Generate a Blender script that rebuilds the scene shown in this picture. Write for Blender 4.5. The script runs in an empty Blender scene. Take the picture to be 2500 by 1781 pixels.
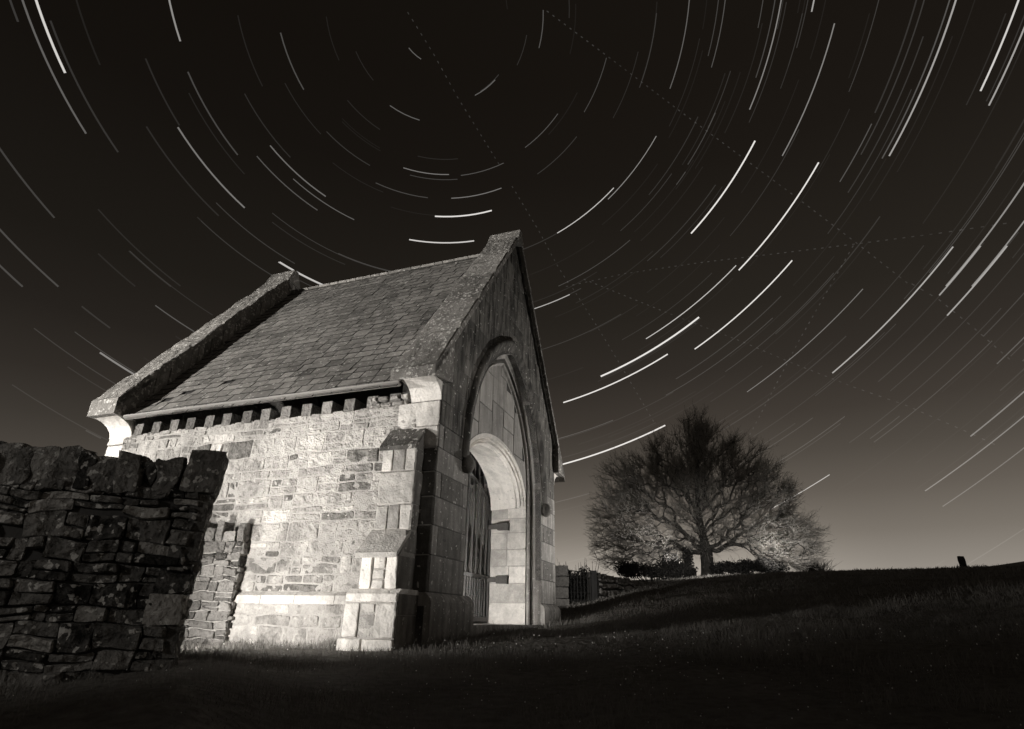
import bpy, math, random
import numpy as np
from mathutils import Matrix, Vector, noise
random.seed(7); rng = np.random.default_rng(7)
C = bpy.context.scene.collection
SC = bpy.context.scene
EYE = 0.75                     # camera height over the turf it stands on

# ------------------------------------------------------------------ camera
cam = bpy.data.objects.new('camera', bpy.data.cameras.new('camera')); C.objects.link(cam)
Rm = Matrix(((0.9998257897, -0.0186652124, 0.0), (-0.0075414976, -0.4039698901, -0.9147411949), (0.0170738388, 0.9145818376, -0.4040402781)))
cam.matrix_world = Matrix.Translation((0, 0, EYE)) @ Rm.to_4x4()
cam.data.sensor_width = 36.0; cam.data.lens = 20.304
cam.data.clip_start = 0.05; cam.data.clip_end = 6000
SC.camera = cam
SC.render.engine = 'CYCLES'
SC.view_settings.view_transform = 'Standard'; SC.view_settings.look = 'None'
SC.view_settings.exposure = 0.0; SC.view_settings.gamma = 1.0

# ------------------------------------------------------------------ night sky (world)
world = bpy.data.worlds.new('World'); SC.world = world; world.use_nodes = True
nt = world.node_tree; nt.nodes.clear()
def N(t, typ, **kw):
    n = t.nodes.new(typ)
    for k, v in kw.items(): setattr(n, k, v)
    return n
tc = N(nt, 'ShaderNodeTexCoord'); sx = N(nt, 'ShaderNodeSeparateXYZ')
nt.links.new(tc.outputs['Generated'], sx.inputs[0])
rmp = N(nt, 'ShaderNodeValToRGB'); cr = rmp.color_ramp
stops = [(0.0, (0.40198, 0.36625, 0.32314)), (0.05, (0.34191, 0.30947, 0.2705)), (0.081, (0.27468, 0.2462, 0.21223)), (0.126, (0.1912, 0.16827, 0.14126)), (0.184, (0.12477, 0.10702, 0.08866)), (0.243, (0.08022, 0.06848, 0.05613)), (0.301, (0.05286, 0.04374, 0.0356)), (0.38, (0.0319, 0.02624, 0.02122)), (0.47, (0.02122, 0.01764, 0.0137)), (0.66, (0.01161, 0.00913, 0.007)), (0.76, (0.00972, 0.0075, 0.00561)), (1.0, (0.00802, 0.00651, 0.00478))]
while len(cr.elements) < len(stops): cr.elements.new(0.5)
for e, (p, c) in zip(cr.elements, stops): e.position = p; e.color = (*c, 1)
nt.links.new(sx.outputs['Z'], rmp.inputs[0])
# horizon glow low over the gate; sky behind the viewer raised as added fill
dot = N(nt, 'ShaderNodeVectorMath', operation='DOT_PRODUCT'); nt.links.new(tc.outputs['Generated'], dot.inputs[0])
dot.inputs[1].default_value = (math.sin(math.radians(8)), math.cos(math.radians(8)), 0.02)
mr = N(nt, 'ShaderNodeMapRange'); mr.inputs[1].default_value = 0.90; mr.inputs[2].default_value = 1.0; mr.inputs[3].default_value = 0.0; mr.inputs[4].default_value = 1.0
mr.interpolation_type = 'SMOOTHSTEP'
nt.links.new(dot.outputs['Value'], mr.inputs[0])
mz = N(nt, 'ShaderNodeMapRange'); mz.inputs[1].default_value = 0.24; mz.inputs[2].default_value = 0.02; mz.interpolation_type = 'SMOOTHSTEP'
nt.links.new(sx.outputs['Z'], mz.inputs[0])
gl = N(nt, 'ShaderNodeMath', operation='MULTIPLY'); nt.links.new(mr.outputs[0], gl.inputs[0]); nt.links.new(mz.outputs[0], gl.inputs[1])
mb_ = N(nt, 'ShaderNodeMapRange'); mb_.inputs[1].default_value = 0.1; mb_.inputs[2].default_value = -0.9; mb_.interpolation_type = 'SMOOTHSTEP'
nt.links.new(sx.outputs['Y'], mb_.inputs[0])
ma = N(nt, 'ShaderNodeMath', operation='MULTIPLY_ADD'); nt.links.new(gl.outputs[0], ma.inputs[0]); ma.inputs[1].default_value = 0.55; ma.inputs[2].default_value = 1.0
mb2 = N(nt, 'ShaderNodeMath', operation='MULTIPLY_ADD'); nt.links.new(mb_.outputs[0], mb2.inputs[0]); mb2.inputs[1].default_value = 0.15; nt.links.new(ma.outputs[0], mb2.inputs[2])
sxr = N(nt, 'ShaderNodeMapRange'); sxr.inputs[1].default_value = -.75; sxr.inputs[2].default_value = .35; sxr.inputs[3].default_value = .52; sxr.inputs[4].default_value = 1.0; nt.links.new(sx.outputs['X'], sxr.inputs[0])
mb3 = N(nt, 'ShaderNodeMath', operation='MULTIPLY'); nt.links.new(mb2.outputs[0], mb3.inputs[0]); nt.links.new(sxr.outputs[0], mb3.inputs[1]); mb2 = mb3
bg = N(nt, 'ShaderNodeBackground'); nt.links.new(rmp.outputs[0], bg.inputs[0]); nt.links.new(mb2.outputs[0], bg.inputs[1])
wo = N(nt, 'ShaderNodeOutputWorld'); nt.links.new(bg.outputs[0], wo.inputs[0])

# ------------------------------------------------------------------ chapel frame: x along the front, y into the depth, z over eye level
AX, AY = -0.83147, 6.44660
WX, WY = 0.342086, 0.939669
BX, BY = -0.939669, 0.342086
def cw(w, b, z=0.0): return Vector((AX + WX*w + BX*b, AY + WY*w + BY*b, EYE + z))

# ------------------------------------------------------------------ unseen spots standing in for light-painting torches, plus added fills
def lamp(name, kind, loc, energy, target=None, size=0.1, spot=90, blend=1.0, col=(1, 0.965, 0.92)):
    d = bpy.data.lights.new(name, kind); d.energy = energy; d.color = col
    if kind == 'SPOT': d.spot_size = math.radians(spot); d.spot_blend = blend
    d.shadow_soft_size = size
    o = bpy.data.objects.new(name, d); C.objects.link(o); o.location = loc
    if target is not None: o.rotation_euler = (Vector(target) - Vector(loc)).to_track_quat('-Z', 'Y').to_euler()
    return o
lamp('torch_side', 'SPOT', cw(-2.3, 2.25, .0), 560, cw(0, 1.35, .55), .04, 110, 1.0)
lamp('torch_roof', 'SPOT', cw(-9.0, 12.5, 1.2), 15500, cw(1.0, 3.0, 4.5), .1, 34, .6)
lamp('torch_door', 'SPOT', cw(1.25, .42, .02), 290, cw(3.84, .5, 1.35), .04, 100, .9)
lamp('torch_front', 'SPOT', cw(7.9, -3.6, .95), 1200, cw(3.7, 0, 2.5), .05, 60, .9)
lamp('front_fill', 'SPOT', (8.6, 4.0, 3.6), 640, cw(.6, 0, 2.2), .1, 28, 1.0)  # added fill to lift the gable front and the buttress's front face
lamp('torch_wall', 'SPOT', (-4.2, -.6, 1.9), 125, (-2.9, 3.2, 1.1), .1, 42, 1.0)
lamp('gate_fill', 'SPOT', (1.3, 17.0, 2.1), 420, (3.6, 23.5, 2.1), .1, 50, 1.0)  # added fill to lighten the pillar and the field wall
lamp('torch_tree', 'SPOT', (10.6, 36.9, 4.2), 650, (7.3, 41.0, 6.2), .1, 100, 1.0)
lamp('torch_tree_right', 'SPOT', (14.9, 35.0, 4.1), 600, (18.2, 38.0, 6.2), .1, 100, 1.0)
lamp('tree_front_fill', 'SPOT', (7.6, 24.0, 3.2), 2400, (12.6, 40.0, 5.0), .1, 40, 1.0)  # weak wide fill added to even out the lower crown
# ------------------------------------------------------------------ helpers
def lin(c):
    return tuple(((v/255)/12.92 if v <= 10 else ((v/255+0.055)/1.055)**2.4) for v in c)
class MB:
    """collects vertices, faces and a per-vertex tone; build() links them as ONE mesh object"""
    def __init__(s): s.v = []; s.f = []; s.t = []; s.m = []
    def add(s, vs, fs, tone=0.5, mi=0):
        k = len(s.v); s.v += [tuple(p) for p in vs]
        s.t += (list(tone) if hasattr(tone, '__len__') else [tone]*len(vs))
        s.f += [tuple(i+k for i in f) for f in fs]; s.m += [mi]*len(fs)
    def box(s, a, b, tone=0.5, mi=0):
        x0, y0, z0 = a; x1, y1, z1 = b
        s.add([(x0,y0,z0),(x1,y0,z0),(x1,y1,z0),(x0,y1,z0),(x0,y0,z1),(x1,y0,z1),(x1,y1,z1),(x0,y1,z1)],
              [(0,3,2,1),(4,5,6,7),(0,1,5,4),(1,2,6,5),(2,3,7,6),(3,0,4,7)], tone, mi)
    def hexa(s, p, tone=0.5, mi=0):      # eight corners: bottom ring, top ring
        s.add(p, [(0,3,2,1),(4,5,6,7),(0,1,5,4),(1,2,6,5),(2,3,7,6),(3,0,4,7)], tone, mi)
    def prism(s, poly, d, tone=0.5, mi=0):    # polygon of 3-D points pushed along vector d
        n = len(poly); P = [Vector(p) for p in poly]; D = Vector(d)
        s.add(P + [p+D for p in P], [tuple(range(n))[::-1], tuple(range(n, 2*n))] + [(i, (i+1) % n, (i+1) % n+n, i+n) for i in range(n)], tone, mi)
    def loft(s, rings, tone=0.5, mi=0, closed=False):
        n = len(rings[0]); vs = [p for r in rings for p in r]; fs = []
        for i in range(len(rings)-1):
            for j in range(n if closed else n-1):
                a = i*n+j; b = i*n+(j+1) % n
                fs.append((a, b, b+n, a+n))
        s.add(vs, fs, tone, mi)
    def tube(s, pts, r, k=6, tone=0.5, mi=0):
        pts = [Vector(p) for p in pts]; rings = []
        for i, p in enumerate(pts):
            d = (pts[min(i+1, len(pts)-1)]-pts[max(i-1, 0)]).normalized()
            a = d.cross(Vector((0, 0, 1)) if abs(d.z) < .9 else Vector((1, 0, 0))).normalized(); b = d.cross(a)
            rr = r[i] if hasattr(r, '__len__') else r
            rings.append([p+a*math.cos(2*math.pi*j/k)*rr+b*math.sin(2*math.pi*j/k)*rr for j in range(k)])
        s.loft(rings, tone, mi, closed=True)
        k0 = len(s.v); 
        s.f += [tuple(range(k0-k, k0)), tuple(range(k0-k*len(pts), k0-k*len(pts)+k))[::-1]]; s.m += [mi, mi]
    def build(s, name, mats, parent=None, smooth=False):
        me = bpy.data.meshes.new(name); me.from_pydata(s.v, [], s.f)
        for m in (mats if isinstance(mats, (list, tuple)) else [mats]): me.materials.append(m)
        me.polygons.foreach_set('material_index', s.m)
        at = me.attributes.new('tone', 'FLOAT', 'POINT'); at.data.foreach_set('value', s.t)
        if smooth: me.polygons.foreach_set('use_smooth', [True]*len(s.f))
        me.update()
        o = bpy.data.objects.new(name, me); C.objects.link(o)
        if parent is not None: o.parent = parent
        return o
def tag(o, label=None, cat=None, group=None, kind=None):
    for k, v in (('label', label), ('category', cat), ('group', group), ('kind', kind)):
        if v: o[k] = v
    return o
def empty(name, loc, rz=0.0):
    o = bpy.data.objects.new(name, None); C.objects.link(o); o.location = loc; o.rotation_euler = (0, 0, rz); return o
def pn(x, y, z=0.0): return noise.noise(Vector((x, y, z)))

# ------------------------------------------------------------------ materials
def stone_mat(name, lo, hi, scale=6.0, bump=0.4, rough=0.9, spots=0.0, streak=0.0, fine=60.0, stain=0.0, bd=.012):
    """lo/hi: colours of the darkest and palest stone; spots: pale lichen; streak: dark run-off stains that hang down the stone"""
    m = bpy.data.materials.new(name); m.use_nodes = True; t = m.node_tree; L = t.links.new
    b = t.nodes['Principled BSDF']; b.inputs['Roughness'].default_value = rough; b.inputs['Specular IOR Level'].default_value = 0.25
    tcn = N(t, 'ShaderNodeTexCoord'); at = N(t, 'ShaderNodeAttribute', attribute_name='tone')
    n1 = N(t, 'ShaderNodeTexNoise'); n1.inputs['Scale'].default_value = scale; n1.inputs['Detail'].default_value = 8; n1.inputs['Roughness'].default_value = 0.62
    n2 = N(t, 'ShaderNodeTexNoise'); n2.inputs['Scale'].default_value = fine; n2.inputs['Detail'].default_value = 6
    L(tcn.outputs['Object'], n1.inputs['Vector']); L(tcn.outputs['Object'], n2.inputs['Vector'])
    a1 = N(t, 'ShaderNodeMath', operation='MULTIPLY_ADD'); L(n1.outputs[0], a1.inputs[0]); a1.inputs[1].default_value = 0.95; L(at.outputs['Fac'], a1.inputs[2])
    a2 = N(t, 'ShaderNodeMath', operation='MULTIPLY_ADD'); L(n2.outputs[0], a2.inputs[0]); a2.inputs[1].default_value = 0.5; L(a1.outputs[0], a2.inputs[2])
    a3 = N(t, 'ShaderNodeMath', operation='SUBTRACT', use_clamp=True); L(a2.outputs[0], a3.inputs[0]); a3.inputs[1].default_value = 0.725
    mix = N(t, 'ShaderNodeMix', data_type='RGBA'); L(a3.outputs[0], mix.inputs[0]); mix.inputs[6].default_value = (*lo, 1); mix.inputs[7].default_value = (*hi, 1)
    out = mix.outputs[2]
    if stain:
        n5 = N(t, 'ShaderNodeTexNoise'); n5.inputs['Scale'].default_value = 1.7; n5.inputs['Detail'].default_value = 9; n5.inputs['Roughness'].default_value = .68; L(tcn.outputs['Object'], n5.inputs['Vector'])
        r5 = N(t, 'ShaderNodeMapRange'); r5.inputs[1].default_value = 0.50; r5.inputs[2].default_value = 0.70; r5.inputs[4].default_value = stain; L(n5.outputs[0], r5.inputs[0])
        mx = N(t, 'ShaderNodeMix', data_type='RGBA'); L(r5.outputs[0], mx.inputs[0]); L(out, mx.inputs[6]); mx.inputs[7].default_value = tuple(c*0.55 for c in lo)+(1,); out = mx.outputs[2]
    if streak:
        mp = N(t, 'ShaderNodeMapping'); mp.inputs['Scale'].default_value = (7, 7, 0.9); L(tcn.outputs['Object'], mp.inputs[0])
        n3 = N(t, 'ShaderNodeTexNoise'); n3.inputs['Scale'].default_value = 1.6; n3.inputs['Detail'].default_value = 7; L(mp.outputs[0], n3.inputs['Vector'])
        r3 = N(t, 'ShaderNodeMapRange'); r3.inputs[1].default_value = 0.42; r3.inputs[2].default_value = 0.62; r3.inputs[4].default_value = streak; L(n3.outputs[0], r3.inputs[0])
        mx = N(t, 'ShaderNodeMix', data_type='RGBA'); L(r3.outputs[0], mx.inputs[0]); L(out, mx.inputs[6]); mx.inputs[7].default_value = tuple(c*0.35 for c in lo)+(1,); out = mx.outputs[2]
    if spots:
        vo = N(t, 'ShaderNodeTexNoise'); vo.inputs['Scale'].default_value = 21; vo.inputs['Detail'].default_value = 3; vo.inputs['Roughness'].default_value = 0.45; L(tcn.outputs['Object'], vo.inputs['Vector'])
        r4 = N(t, 'ShaderNodeMapRange'); r4.inputs[1].default_value = 0.72-0.1*spots; r4.inputs[2].default_value = 0.75-0.1*spots; L(vo.outputs[0], r4.inputs[0])
        mx = N(t, 'ShaderNodeMix', data_type='RGBA'); L(r4.outputs[0], mx.inputs[0]); L(out, mx.inputs[6]); mx.inputs[7].default_value = (0.50, 0.485, 0.455, 1); out = mx.outputs[2]
    L(out, b.inputs['Base Color'])
    h = N(t, 'ShaderNodeMath', operation='MULTIPLY_ADD'); L(n1.outputs[0], h.inputs[0]); h.inputs[1].default_value = 2.2; L(n2.outputs[0], h.inputs[2])
    bp = N(t, 'ShaderNodeBump'); bp.inputs['Strength'].default_value = bump; bp.inputs['Distance'].default_value = bd; L(h.outputs[0], bp.inputs['Height']); L(bp.outputs[0], b.inputs['Normal'])
    return m
g = lambda v, w=1.0: (v*1.03, v*(1.0-0.015*w), v*(1.0-0.075*w))
M = dict(
    rubble=stone_mat('pale_rubble', g(.10, 1.4), g(.62), 10, .95, fine=34, stain=.75, streak=.18, spots=.25, bd=.024),
    mortar=stone_mat('lime_mortar', g(.26), g(.52), 9, .8, stain=.5, bd=.02),
    ashlar=stone_mat('pale_dressed_stone', g(.26), g(.78), 8, .6, spots=.5, stain=.5, streak=.12, fine=45, bd=.016),
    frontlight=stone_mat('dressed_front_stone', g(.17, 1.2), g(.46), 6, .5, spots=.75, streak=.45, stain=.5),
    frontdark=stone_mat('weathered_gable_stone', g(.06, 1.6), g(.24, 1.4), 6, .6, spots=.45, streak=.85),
    cop=stone_mat('lichened_coping', g(.08, 1.5), g(.38, 1.2), 6, .8, spots=1.3, streak=.2, stain=.5, bd=.02),
    slate=stone_mat('roof_slate', g(.07, 1.4), g(.31, 1.2), 7, .7, rough=.8, spots=.7, stain=.6),
    slatebed=stone_mat('dark_roof_bed', g(.03), g(.05), 5, .3),
    field=stone_mat('dark_field_stone', g(.022, 1.4), g(.36, 1.2), 14, 1.0, spots=1.25, fine=40, stain=.6, bd=.035),
    fieldcore=stone_mat('deep_joint', g(.03), g(.06), 8, .5),
    lowwall=stone_mat('rough_grey_stone', g(.07, 1.3), g(.32), 11, 1.0, fine=32, stain=.4, bd=.03),  # grey rubble colour, also on pillar, field wall and rafter feet
    tymp=stone_mat('clean_tympanum_stone', g(.22), g(.46), 5, .45, spots=.4, streak=.3, stain=.5),
    joint=stone_mat('dark_joint', g(.06), g(.10), 9, .4),
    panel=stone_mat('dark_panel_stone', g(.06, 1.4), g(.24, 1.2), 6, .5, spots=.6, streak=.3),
    iron=stone_mat('painted_iron', g(.03), g(.08), 12, .3, rough=.5),
    blackiron=stone_mat('black_iron', g(.012), g(.03), 12, .3, rough=.6),
    zinc=stone_mat('pale_gutter', g(.14), g(.26), 6, .1, rough=.55),
    timber=stone_mat('old_timber', g(.07), g(.18), 12, .5),
    bark=stone_mat('tree_bark', g(.04, 1.5), g(.12, 1.3), 4, .5),
    twig=stone_mat('twig_bark', g(.26, 1.5), g(.42, 1.2), 2, .1),
    leaf=stone_mat('bush_leaf', g(.015, 1.2), g(.05), 3, .1),
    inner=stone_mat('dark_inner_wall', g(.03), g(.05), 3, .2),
)
def ground_mat():
    m = bpy.data.materials.new('rough_turf'); m.use_nodes = True; t = m.node_tree; L = t.links.new
    b = t.nodes['Principled BSDF']; b.inputs['Roughness'].default_value = 1.0; b.inputs['Specular IOR Level'].default_value = 0.05
    tcn = N(t, 'ShaderNodeTexCoord')
    n1 = N(t, 'ShaderNodeTexNoise'); n1.inputs['Scale'].default_value = 0.55; n1.inputs['Detail'].default_value = 10; n1.inputs['Roughness'].default_value = .7
    n2 = N(t, 'ShaderNodeTexNoise'); n2.inputs['Scale'].default_value = 14; n2.inputs['Detail'].default_value = 8
    L(tcn.outputs['Object'], n1.inputs['Vector']); L(tcn.outputs['Object'], n2.inputs['Vector'])
    ad = N(t, 'ShaderNodeMath', operation='MULTIPLY'); L(n1.outputs[0], ad.inputs[0]); L(n2.outputs[0], ad.inputs[1])
    r = N(t, 'ShaderNodeValToRGB'); e = r.color_ramp.elements; e[0].position = .14; e[0].color = (*g(.12, 1.5), 1); e[1].position = .40; e[1].color = (*g(.22, 1.4), 1)
    L(ad.outputs[0], r.inputs[0]); L(r.outputs[0], b.inputs['Base Color'])
    bp = N(t, 'ShaderNodeBump'); bp.inputs['Strength'].default_value = 1.0; bp.inputs['Distance'].default_value = 0.05; L(n2.outputs[0], bp.inputs['Height']); L(bp.outputs[0], b.inputs['Normal'])
    return m
M['turf'] = ground_mat()
M['hillturf'] = stone_mat('pale_hill_grass', g(.16, 1.4), g(.34, 1.3), .05, .2, fine=1.5)
def grass_mat():
    m = bpy.data.materials.new('grass_blades'); m.use_nodes = True; t = m.node_tree; L = t.links.new
    b = t.nodes['Principled BSDF']; b.inputs['Roughness'].default_value = .9; b.inputs['Specular IOR Level'].default_value = 0.1
    at = N(t, 'ShaderNodeAttribute', attribute_name='tone')
    mix = N(t, 'ShaderNodeMix', data_type='RGBA'); L(at.outputs['Fac'], mix.inputs[0]); mix.inputs[6].default_value = (*g(.11, 1.3), 1); mix.inputs[7].default_value = (*g(.24, 1.3), 1)
    L(mix.outputs[2], b.inputs['Base Color']); return m
M['grass'] = grass_mat()

# ------------------------------------------------------------------ terrain
AZ = [-90, -60, -37, -26, -17, -7, 5, 12, 18, 28, 36, 50, 90]
DD = [0.01, 3, 6.5, 9, 14, 22, 32, 45, 60, 90, 160, 400, 1500]
TAB = {  # ground height relative to the eye, per azimuth, at the distances DD
 -90: [-.75,-.50,-.42,-.40,-.4,-.3,-.2,0,.1,.1,0,-1,-4], -60: [-.75,-.42,-.38,-.38,-.38,-.3,-.1,.1,.2,.2,0,-1,-4],
 -37: [-.75,-.36,-.36,-.38,-.35,-.3,-.1,.3,.4,.4,.2,-1,-4], -26: [-.75,-.29,-.30,-.32,-.3,-.2,.1,.6,.7,.6,.4,-1,-4],
 -17: [-.75,-.40,-.32,-.32,-.25,-.1,.4,1.1,1.1,1,.5,-1,-4], -7: [-.75,-.47,-.235,-.20,-.1,.1,.7,1.8,1.8,1.4,.7,-1,-4],
 5: [-.75,-.47,-.20,-.13,.05,.45,1.2,2.5,2.4,2,1,-1,-4], 12: [-.75,-.45,-.15,.0,.38,.95,1.75,2.75,2.7,2.3,1.2,-1,-4],
 18: [-.75,-.45,-.12,.10,.55,1.3,2.15,3.0,3.0,2.5,1.4,-1,-4], 28: [-.75,-.44,-.08,.18,.72,1.5,2.3,3.15,3.1,2.6,1.6,-1,-4],
 36: [-.75,-.42,-.05,.24,.80,1.55,2.3,3.05,3.0,2.5,1.6,-1,-4], 50: [-.75,-.40,0,.3,.85,1.6,2.3,2.9,2.9,2.4,1.5,-1,-4],
 90: [-.75,-.5,-.1,.2,.8,1.6,2.4,3.1,3.2,2.8,2,-1,-4]}
TT = np.array([TAB[a] for a in AZ])
def ghn(x, y):
    x = np.asarray(x, float); y = np.asarray(y, float)
    d = np.clip(np.hypot(x, y), .02, 1400); az = np.degrees(np.arctan2(x, y)); back = np.abs(az) > 90
    az = np.clip(az, -89.9, 89.9)
    ia = np.clip(np.searchsorted(AZ, az)-1, 0, len(AZ)-2); idx = np.clip(np.searchsorted(DD, d)-1, 0, len(DD)-2)
    A_ = np.array(AZ, float); D_ = np.array(DD, float)
    u = (az-A_[ia])/(A_[ia+1]-A_[ia]); v = (d-D_[idx])/(D_[idx+1]-D_[idx]); u = u*u*(3-2*u)*.5+u*.5
    z = (TT[ia, idx]*(1-u)+TT[ia+1, idx]*u)*(1-v)+(TT[ia, idx+1]*(1-u)+TT[ia+1, idx+1]*u)*v
    z = np.where(back, -.75-.02*np.minimum(d, 40), z)
    amp = np.clip((d-1)/10, 0, 1)
    z = z+amp*(.020*np.sin(1.7*x+.6*y)*np.cos(1.3*y-.4*x)+.012*np.sin(4.1*x+1.2)*np.sin(3.7*y))
    return z+EYE
def gh(x, y): return float(ghn(x, y))
xs = [0]
rr = np.concatenate([np.linspace(.3, 16, 64), np.geomspace(16.5, 1400, 70)]); aa = np.radians(np.concatenate([np.linspace(-60, 60, 181), np.linspace(63, 297, 60)]))
gx = np.outer(rr, np.sin(aa)); gy = np.outer(rr, np.cos(aa)); gz = ghn(gx, gy)
gz = gz+np.array([[pn(gx[i, j]*.8, gy[i, j]*.8)*.05*min(rr[i]/6, 1) for j in range(len(aa))] for i in range(len(rr))])*(rr[:, None] > 0)
mb = MB(); na = len(aa)
mb.v = [(0, 0, 0)]+list(map(tuple, np.stack([gx, gy, gz], -1).reshape(-1, 3).tolist())); mb.t = [.5]*len(mb.v)
for j in range(na): mb.f.append((0, 1+(j+1) % na, 1+j))
for i in range(len(rr)-1):
    for j in range(na):
        a = 1+i*na+j; b_ = 1+i*na+(j+1) % na
        mb.f.append((a, b_, b_+na, a+na))
mb.m = [0]*len(mb.f)
tag(mb.build('ground', M['turf'], smooth=True), kind='structure')
# the far hill that rises into the picture's right edge
mb = MB(); rings = []
for i in range(9):
    row = []
    for k in range(61):
        az = math.radians(27+k*1.0); t = i/8
        crest = .0655+(min(math.degrees(az), 50)-31)*.00205+.0009*pn(math.degrees(az)*.3, 2)
        d = 150+t*260
        h = d*crest*math.sin(min(1, .0+t*1.9)*math.pi/2)*(1 if t < .55 else 1-(t-.55)*.8)+pn(k*.13, t*3)*.6*(1-t)-3.5*(1-t)
        row.append((d*math.sin(az), d*math.cos(az), EYE+h))
    rings.append(row)
mb.loft(rings, .4)
tag(mb.build('hill', M['hillturf'], smooth=True), kind='structure')
# ------------------------------------------------------------------ masonry
def courses(x0, x1, z0, z1, hs, ls, split=.0, rnd=random):
    """random courses of stones as rectangles (x0, z0, x1, z1)"""
    out = []; z = z0
    while z < z1-.02:
        h = min(rnd.uniform(*hs), z1-z)
        if z1-(z+h) < hs[0]*.6: h = z1-z
        x = x0+0.0
        first = True
        while x < x1-.01:
            l = rnd.uniform(*ls)*(rnd.uniform(.3, 1) if first else 1); first = False
            if x1-(x+l) < ls[0]*.6: l = x1-x
            l = min(l, x1-x)
            if rnd.random() < split and h > hs[0]*1.4:
                c = rnd.uniform(.38, .62)*h; out += [(x, z, x+l, z+c)]
                if rnd.random() < .5 and l > .3:
                    q = rnd.uniform(.35, .65)*l; out += [(x, z+c, x+q, z+h), (x+q, z+c, x+l, z+h)]
                else: out.append((x, z+c, x+l, z+h))
            else: out.append((x, z, x+l, z+h))
            x += l
        z += h
    return out
def patch(mb, O, U, V, Nn, rect, relief=.012, joint=.008, bev=.02, rough=.004, tone=.5, warp=0.0, wf=1.5, clamp=None, res=.09, sink=.006, mi=0, rcorner=.0, lean=0.0, skew=0.0):
    x0, z0, x1, z1 = rect; x0 += joint/2; x1 -= joint/2; z0 += joint/2; z1 -= joint/2
    w = x1-x0; h = z1-z0
    if w <= .01 or h <= .01: return
    bev = min(bev, w*.3, h*.3)
    nx = max(1, int(w/res)); nz = max(1, int(h/res))
    us = [0, bev*.35, bev]+[bev+(w-2*bev)*(i+1)/(nx+1) for i in range(nx)]+[w-bev, w-bev*.35, w]
    vs = [0, bev*.35, bev]+[bev+(h-2*bev)*(i+1)/(nz+1) for i in range(nz)]+[h-bev, h-bev*.35, h]
    P = []; nu, nv = len(us), len(vs); seed = random.random()*100; tilt = (random.uniform(-1, 1)*relief*.5, random.uniform(-1, 1)*relief*.5)
    sk = random.uniform(-1, 1)*skew; sk2 = random.uniform(-1, 1)*skew*.8; xm, zm = (x0+x1)/2, (z0+z1)/2
    for j, v in enumerate(vs):
        for i, u in enumerate(us):
            eu = min(i, nu-1-i); ev = min(j, nv-1-j); e = min(eu, ev)
            uu, vv = x0+u, z0+v
            if skew: uu, vv = uu-(vv-zm)*sk, vv+(uu-xm)*sk2
            if rcorner and e < 2:
                cu = 1 if i < nu/2 else -1; cv = 1 if j < nv/2 else -1
                if eu+ev <= 2: uu += cu*rcorner*(2-ev if eu == 0 else .5)*.4*random.uniform(.5, 1.2); vv += cv*rcorner*(2-eu if ev == 0 else .5)*.4*random.uniform(.5, 1.2)
            k = (-sink, relief*.72, relief)[min(e, 2)]
            if e >= 1: k += rough*(pn(uu*9+seed, vv*9, seed)+.55*pn(uu*24+seed, vv*24, seed))*(.5 if e == 1 else 1)*2+tilt[0]*(2*u/w-1)+tilt[1]*(2*v/h-1)
            if warp: uu, vv = uu+warp*pn(uu*wf, vv*wf, 3.1), vv+warp*pn(uu*wf, vv*wf, 17.7)+lean*uu
            if clamp:
                uu, vv, hit = clamp(uu, vv)
                if hit: k = -sink
            P.append(O+U*uu+V*vv+Nn*k)
    F = [(j*nu+i, j*nu+i+1, (j+1)*nu+i+1, (j+1)*nu+i) for j in range(nv-1) for i in range(nu-1)]
    mb.add(P, F, tone, mi)
vx, vy, vz = Vector((1, 0, 0)), Vector((0, 1, 0)), Vector((0, 0, 1))
BZ = .25                            # chapel origin lies .25 below eye level
def chap(w, b, z): return Vector((w, b, z+BZ))
chapel = empty('stone_chapel', (AX, AY, EYE-BZ), math.atan2(WY, WX))
tag(chapel, 'small steep-roofed stone chapel with a tall pointed arch in its gable front', 'chapel')
L_ = 5.41; W_ = 4.91; MID = 2.455; RZ = 6.15; EZ = 2.36
SL = 1.333
def roofz(w): return RZ-SL*abs(w-MID)

# ---- side walls: a core and hundreds of rubble stones
Os = chap(0, 0, 0); NU = -vx
def side_face(mirror=False):
    mb = MB()
    if not mirror:
        mb.box(chap(0, .02, -.7), chap(.5, L_-.02, EZ), .5, 1)
        O, U, Nn = chap(0, 0, 0), vy, -vx
    else:
        mb.box(chap(W_-.5, .02, -.7), chap(W_, L_-.02, EZ), .5, 1)
        O, U, Nn = chap(W_, 0, 0), vy, vx
    rs = random.Random(5+mirror)
    R_ = courses(.30, 5.12, .24, EZ+.02, (.09, .25), (.14, .58), .5, rs)
    R_ += [(a, b_, c, d) for a, b_, c, d in courses(.30, 5.12, -.62, .12, (.12, .24), (.25, .6), .3, rs)]
    for r in R_:
        t = rs.gauss(.55, .13)
        if rs.random() < .06: t = .95
        if rs.random() < .10: t = .12
        pr = .045 if r[3] < .13 else 0
        patch(mb, O+Nn*pr, U, vz, Nn, r, relief=rs.uniform(.001, .010), joint=rs.uniform(.008, .020), bev=.014, rough=.007, tone=max(0, min(1, t)), warp=.022, wf=4.5, rcorner=.022, res=.06, sink=.002)
    if not mirror: mb.box(chap(-.045, .3, -.7), chap(.02, L_-.01, .125), .4, 1)
    else: mb.box(chap(W_-.02, .3, -.7), chap(W_+.045, L_-.01, .125), .4, 1)
    return mb
side_face().build('side_wall', [M['rubble'], M['mortar']], chapel)
side_face(True).build('side_wall', [M['rubble'], M['mortar']], chapel)
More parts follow.
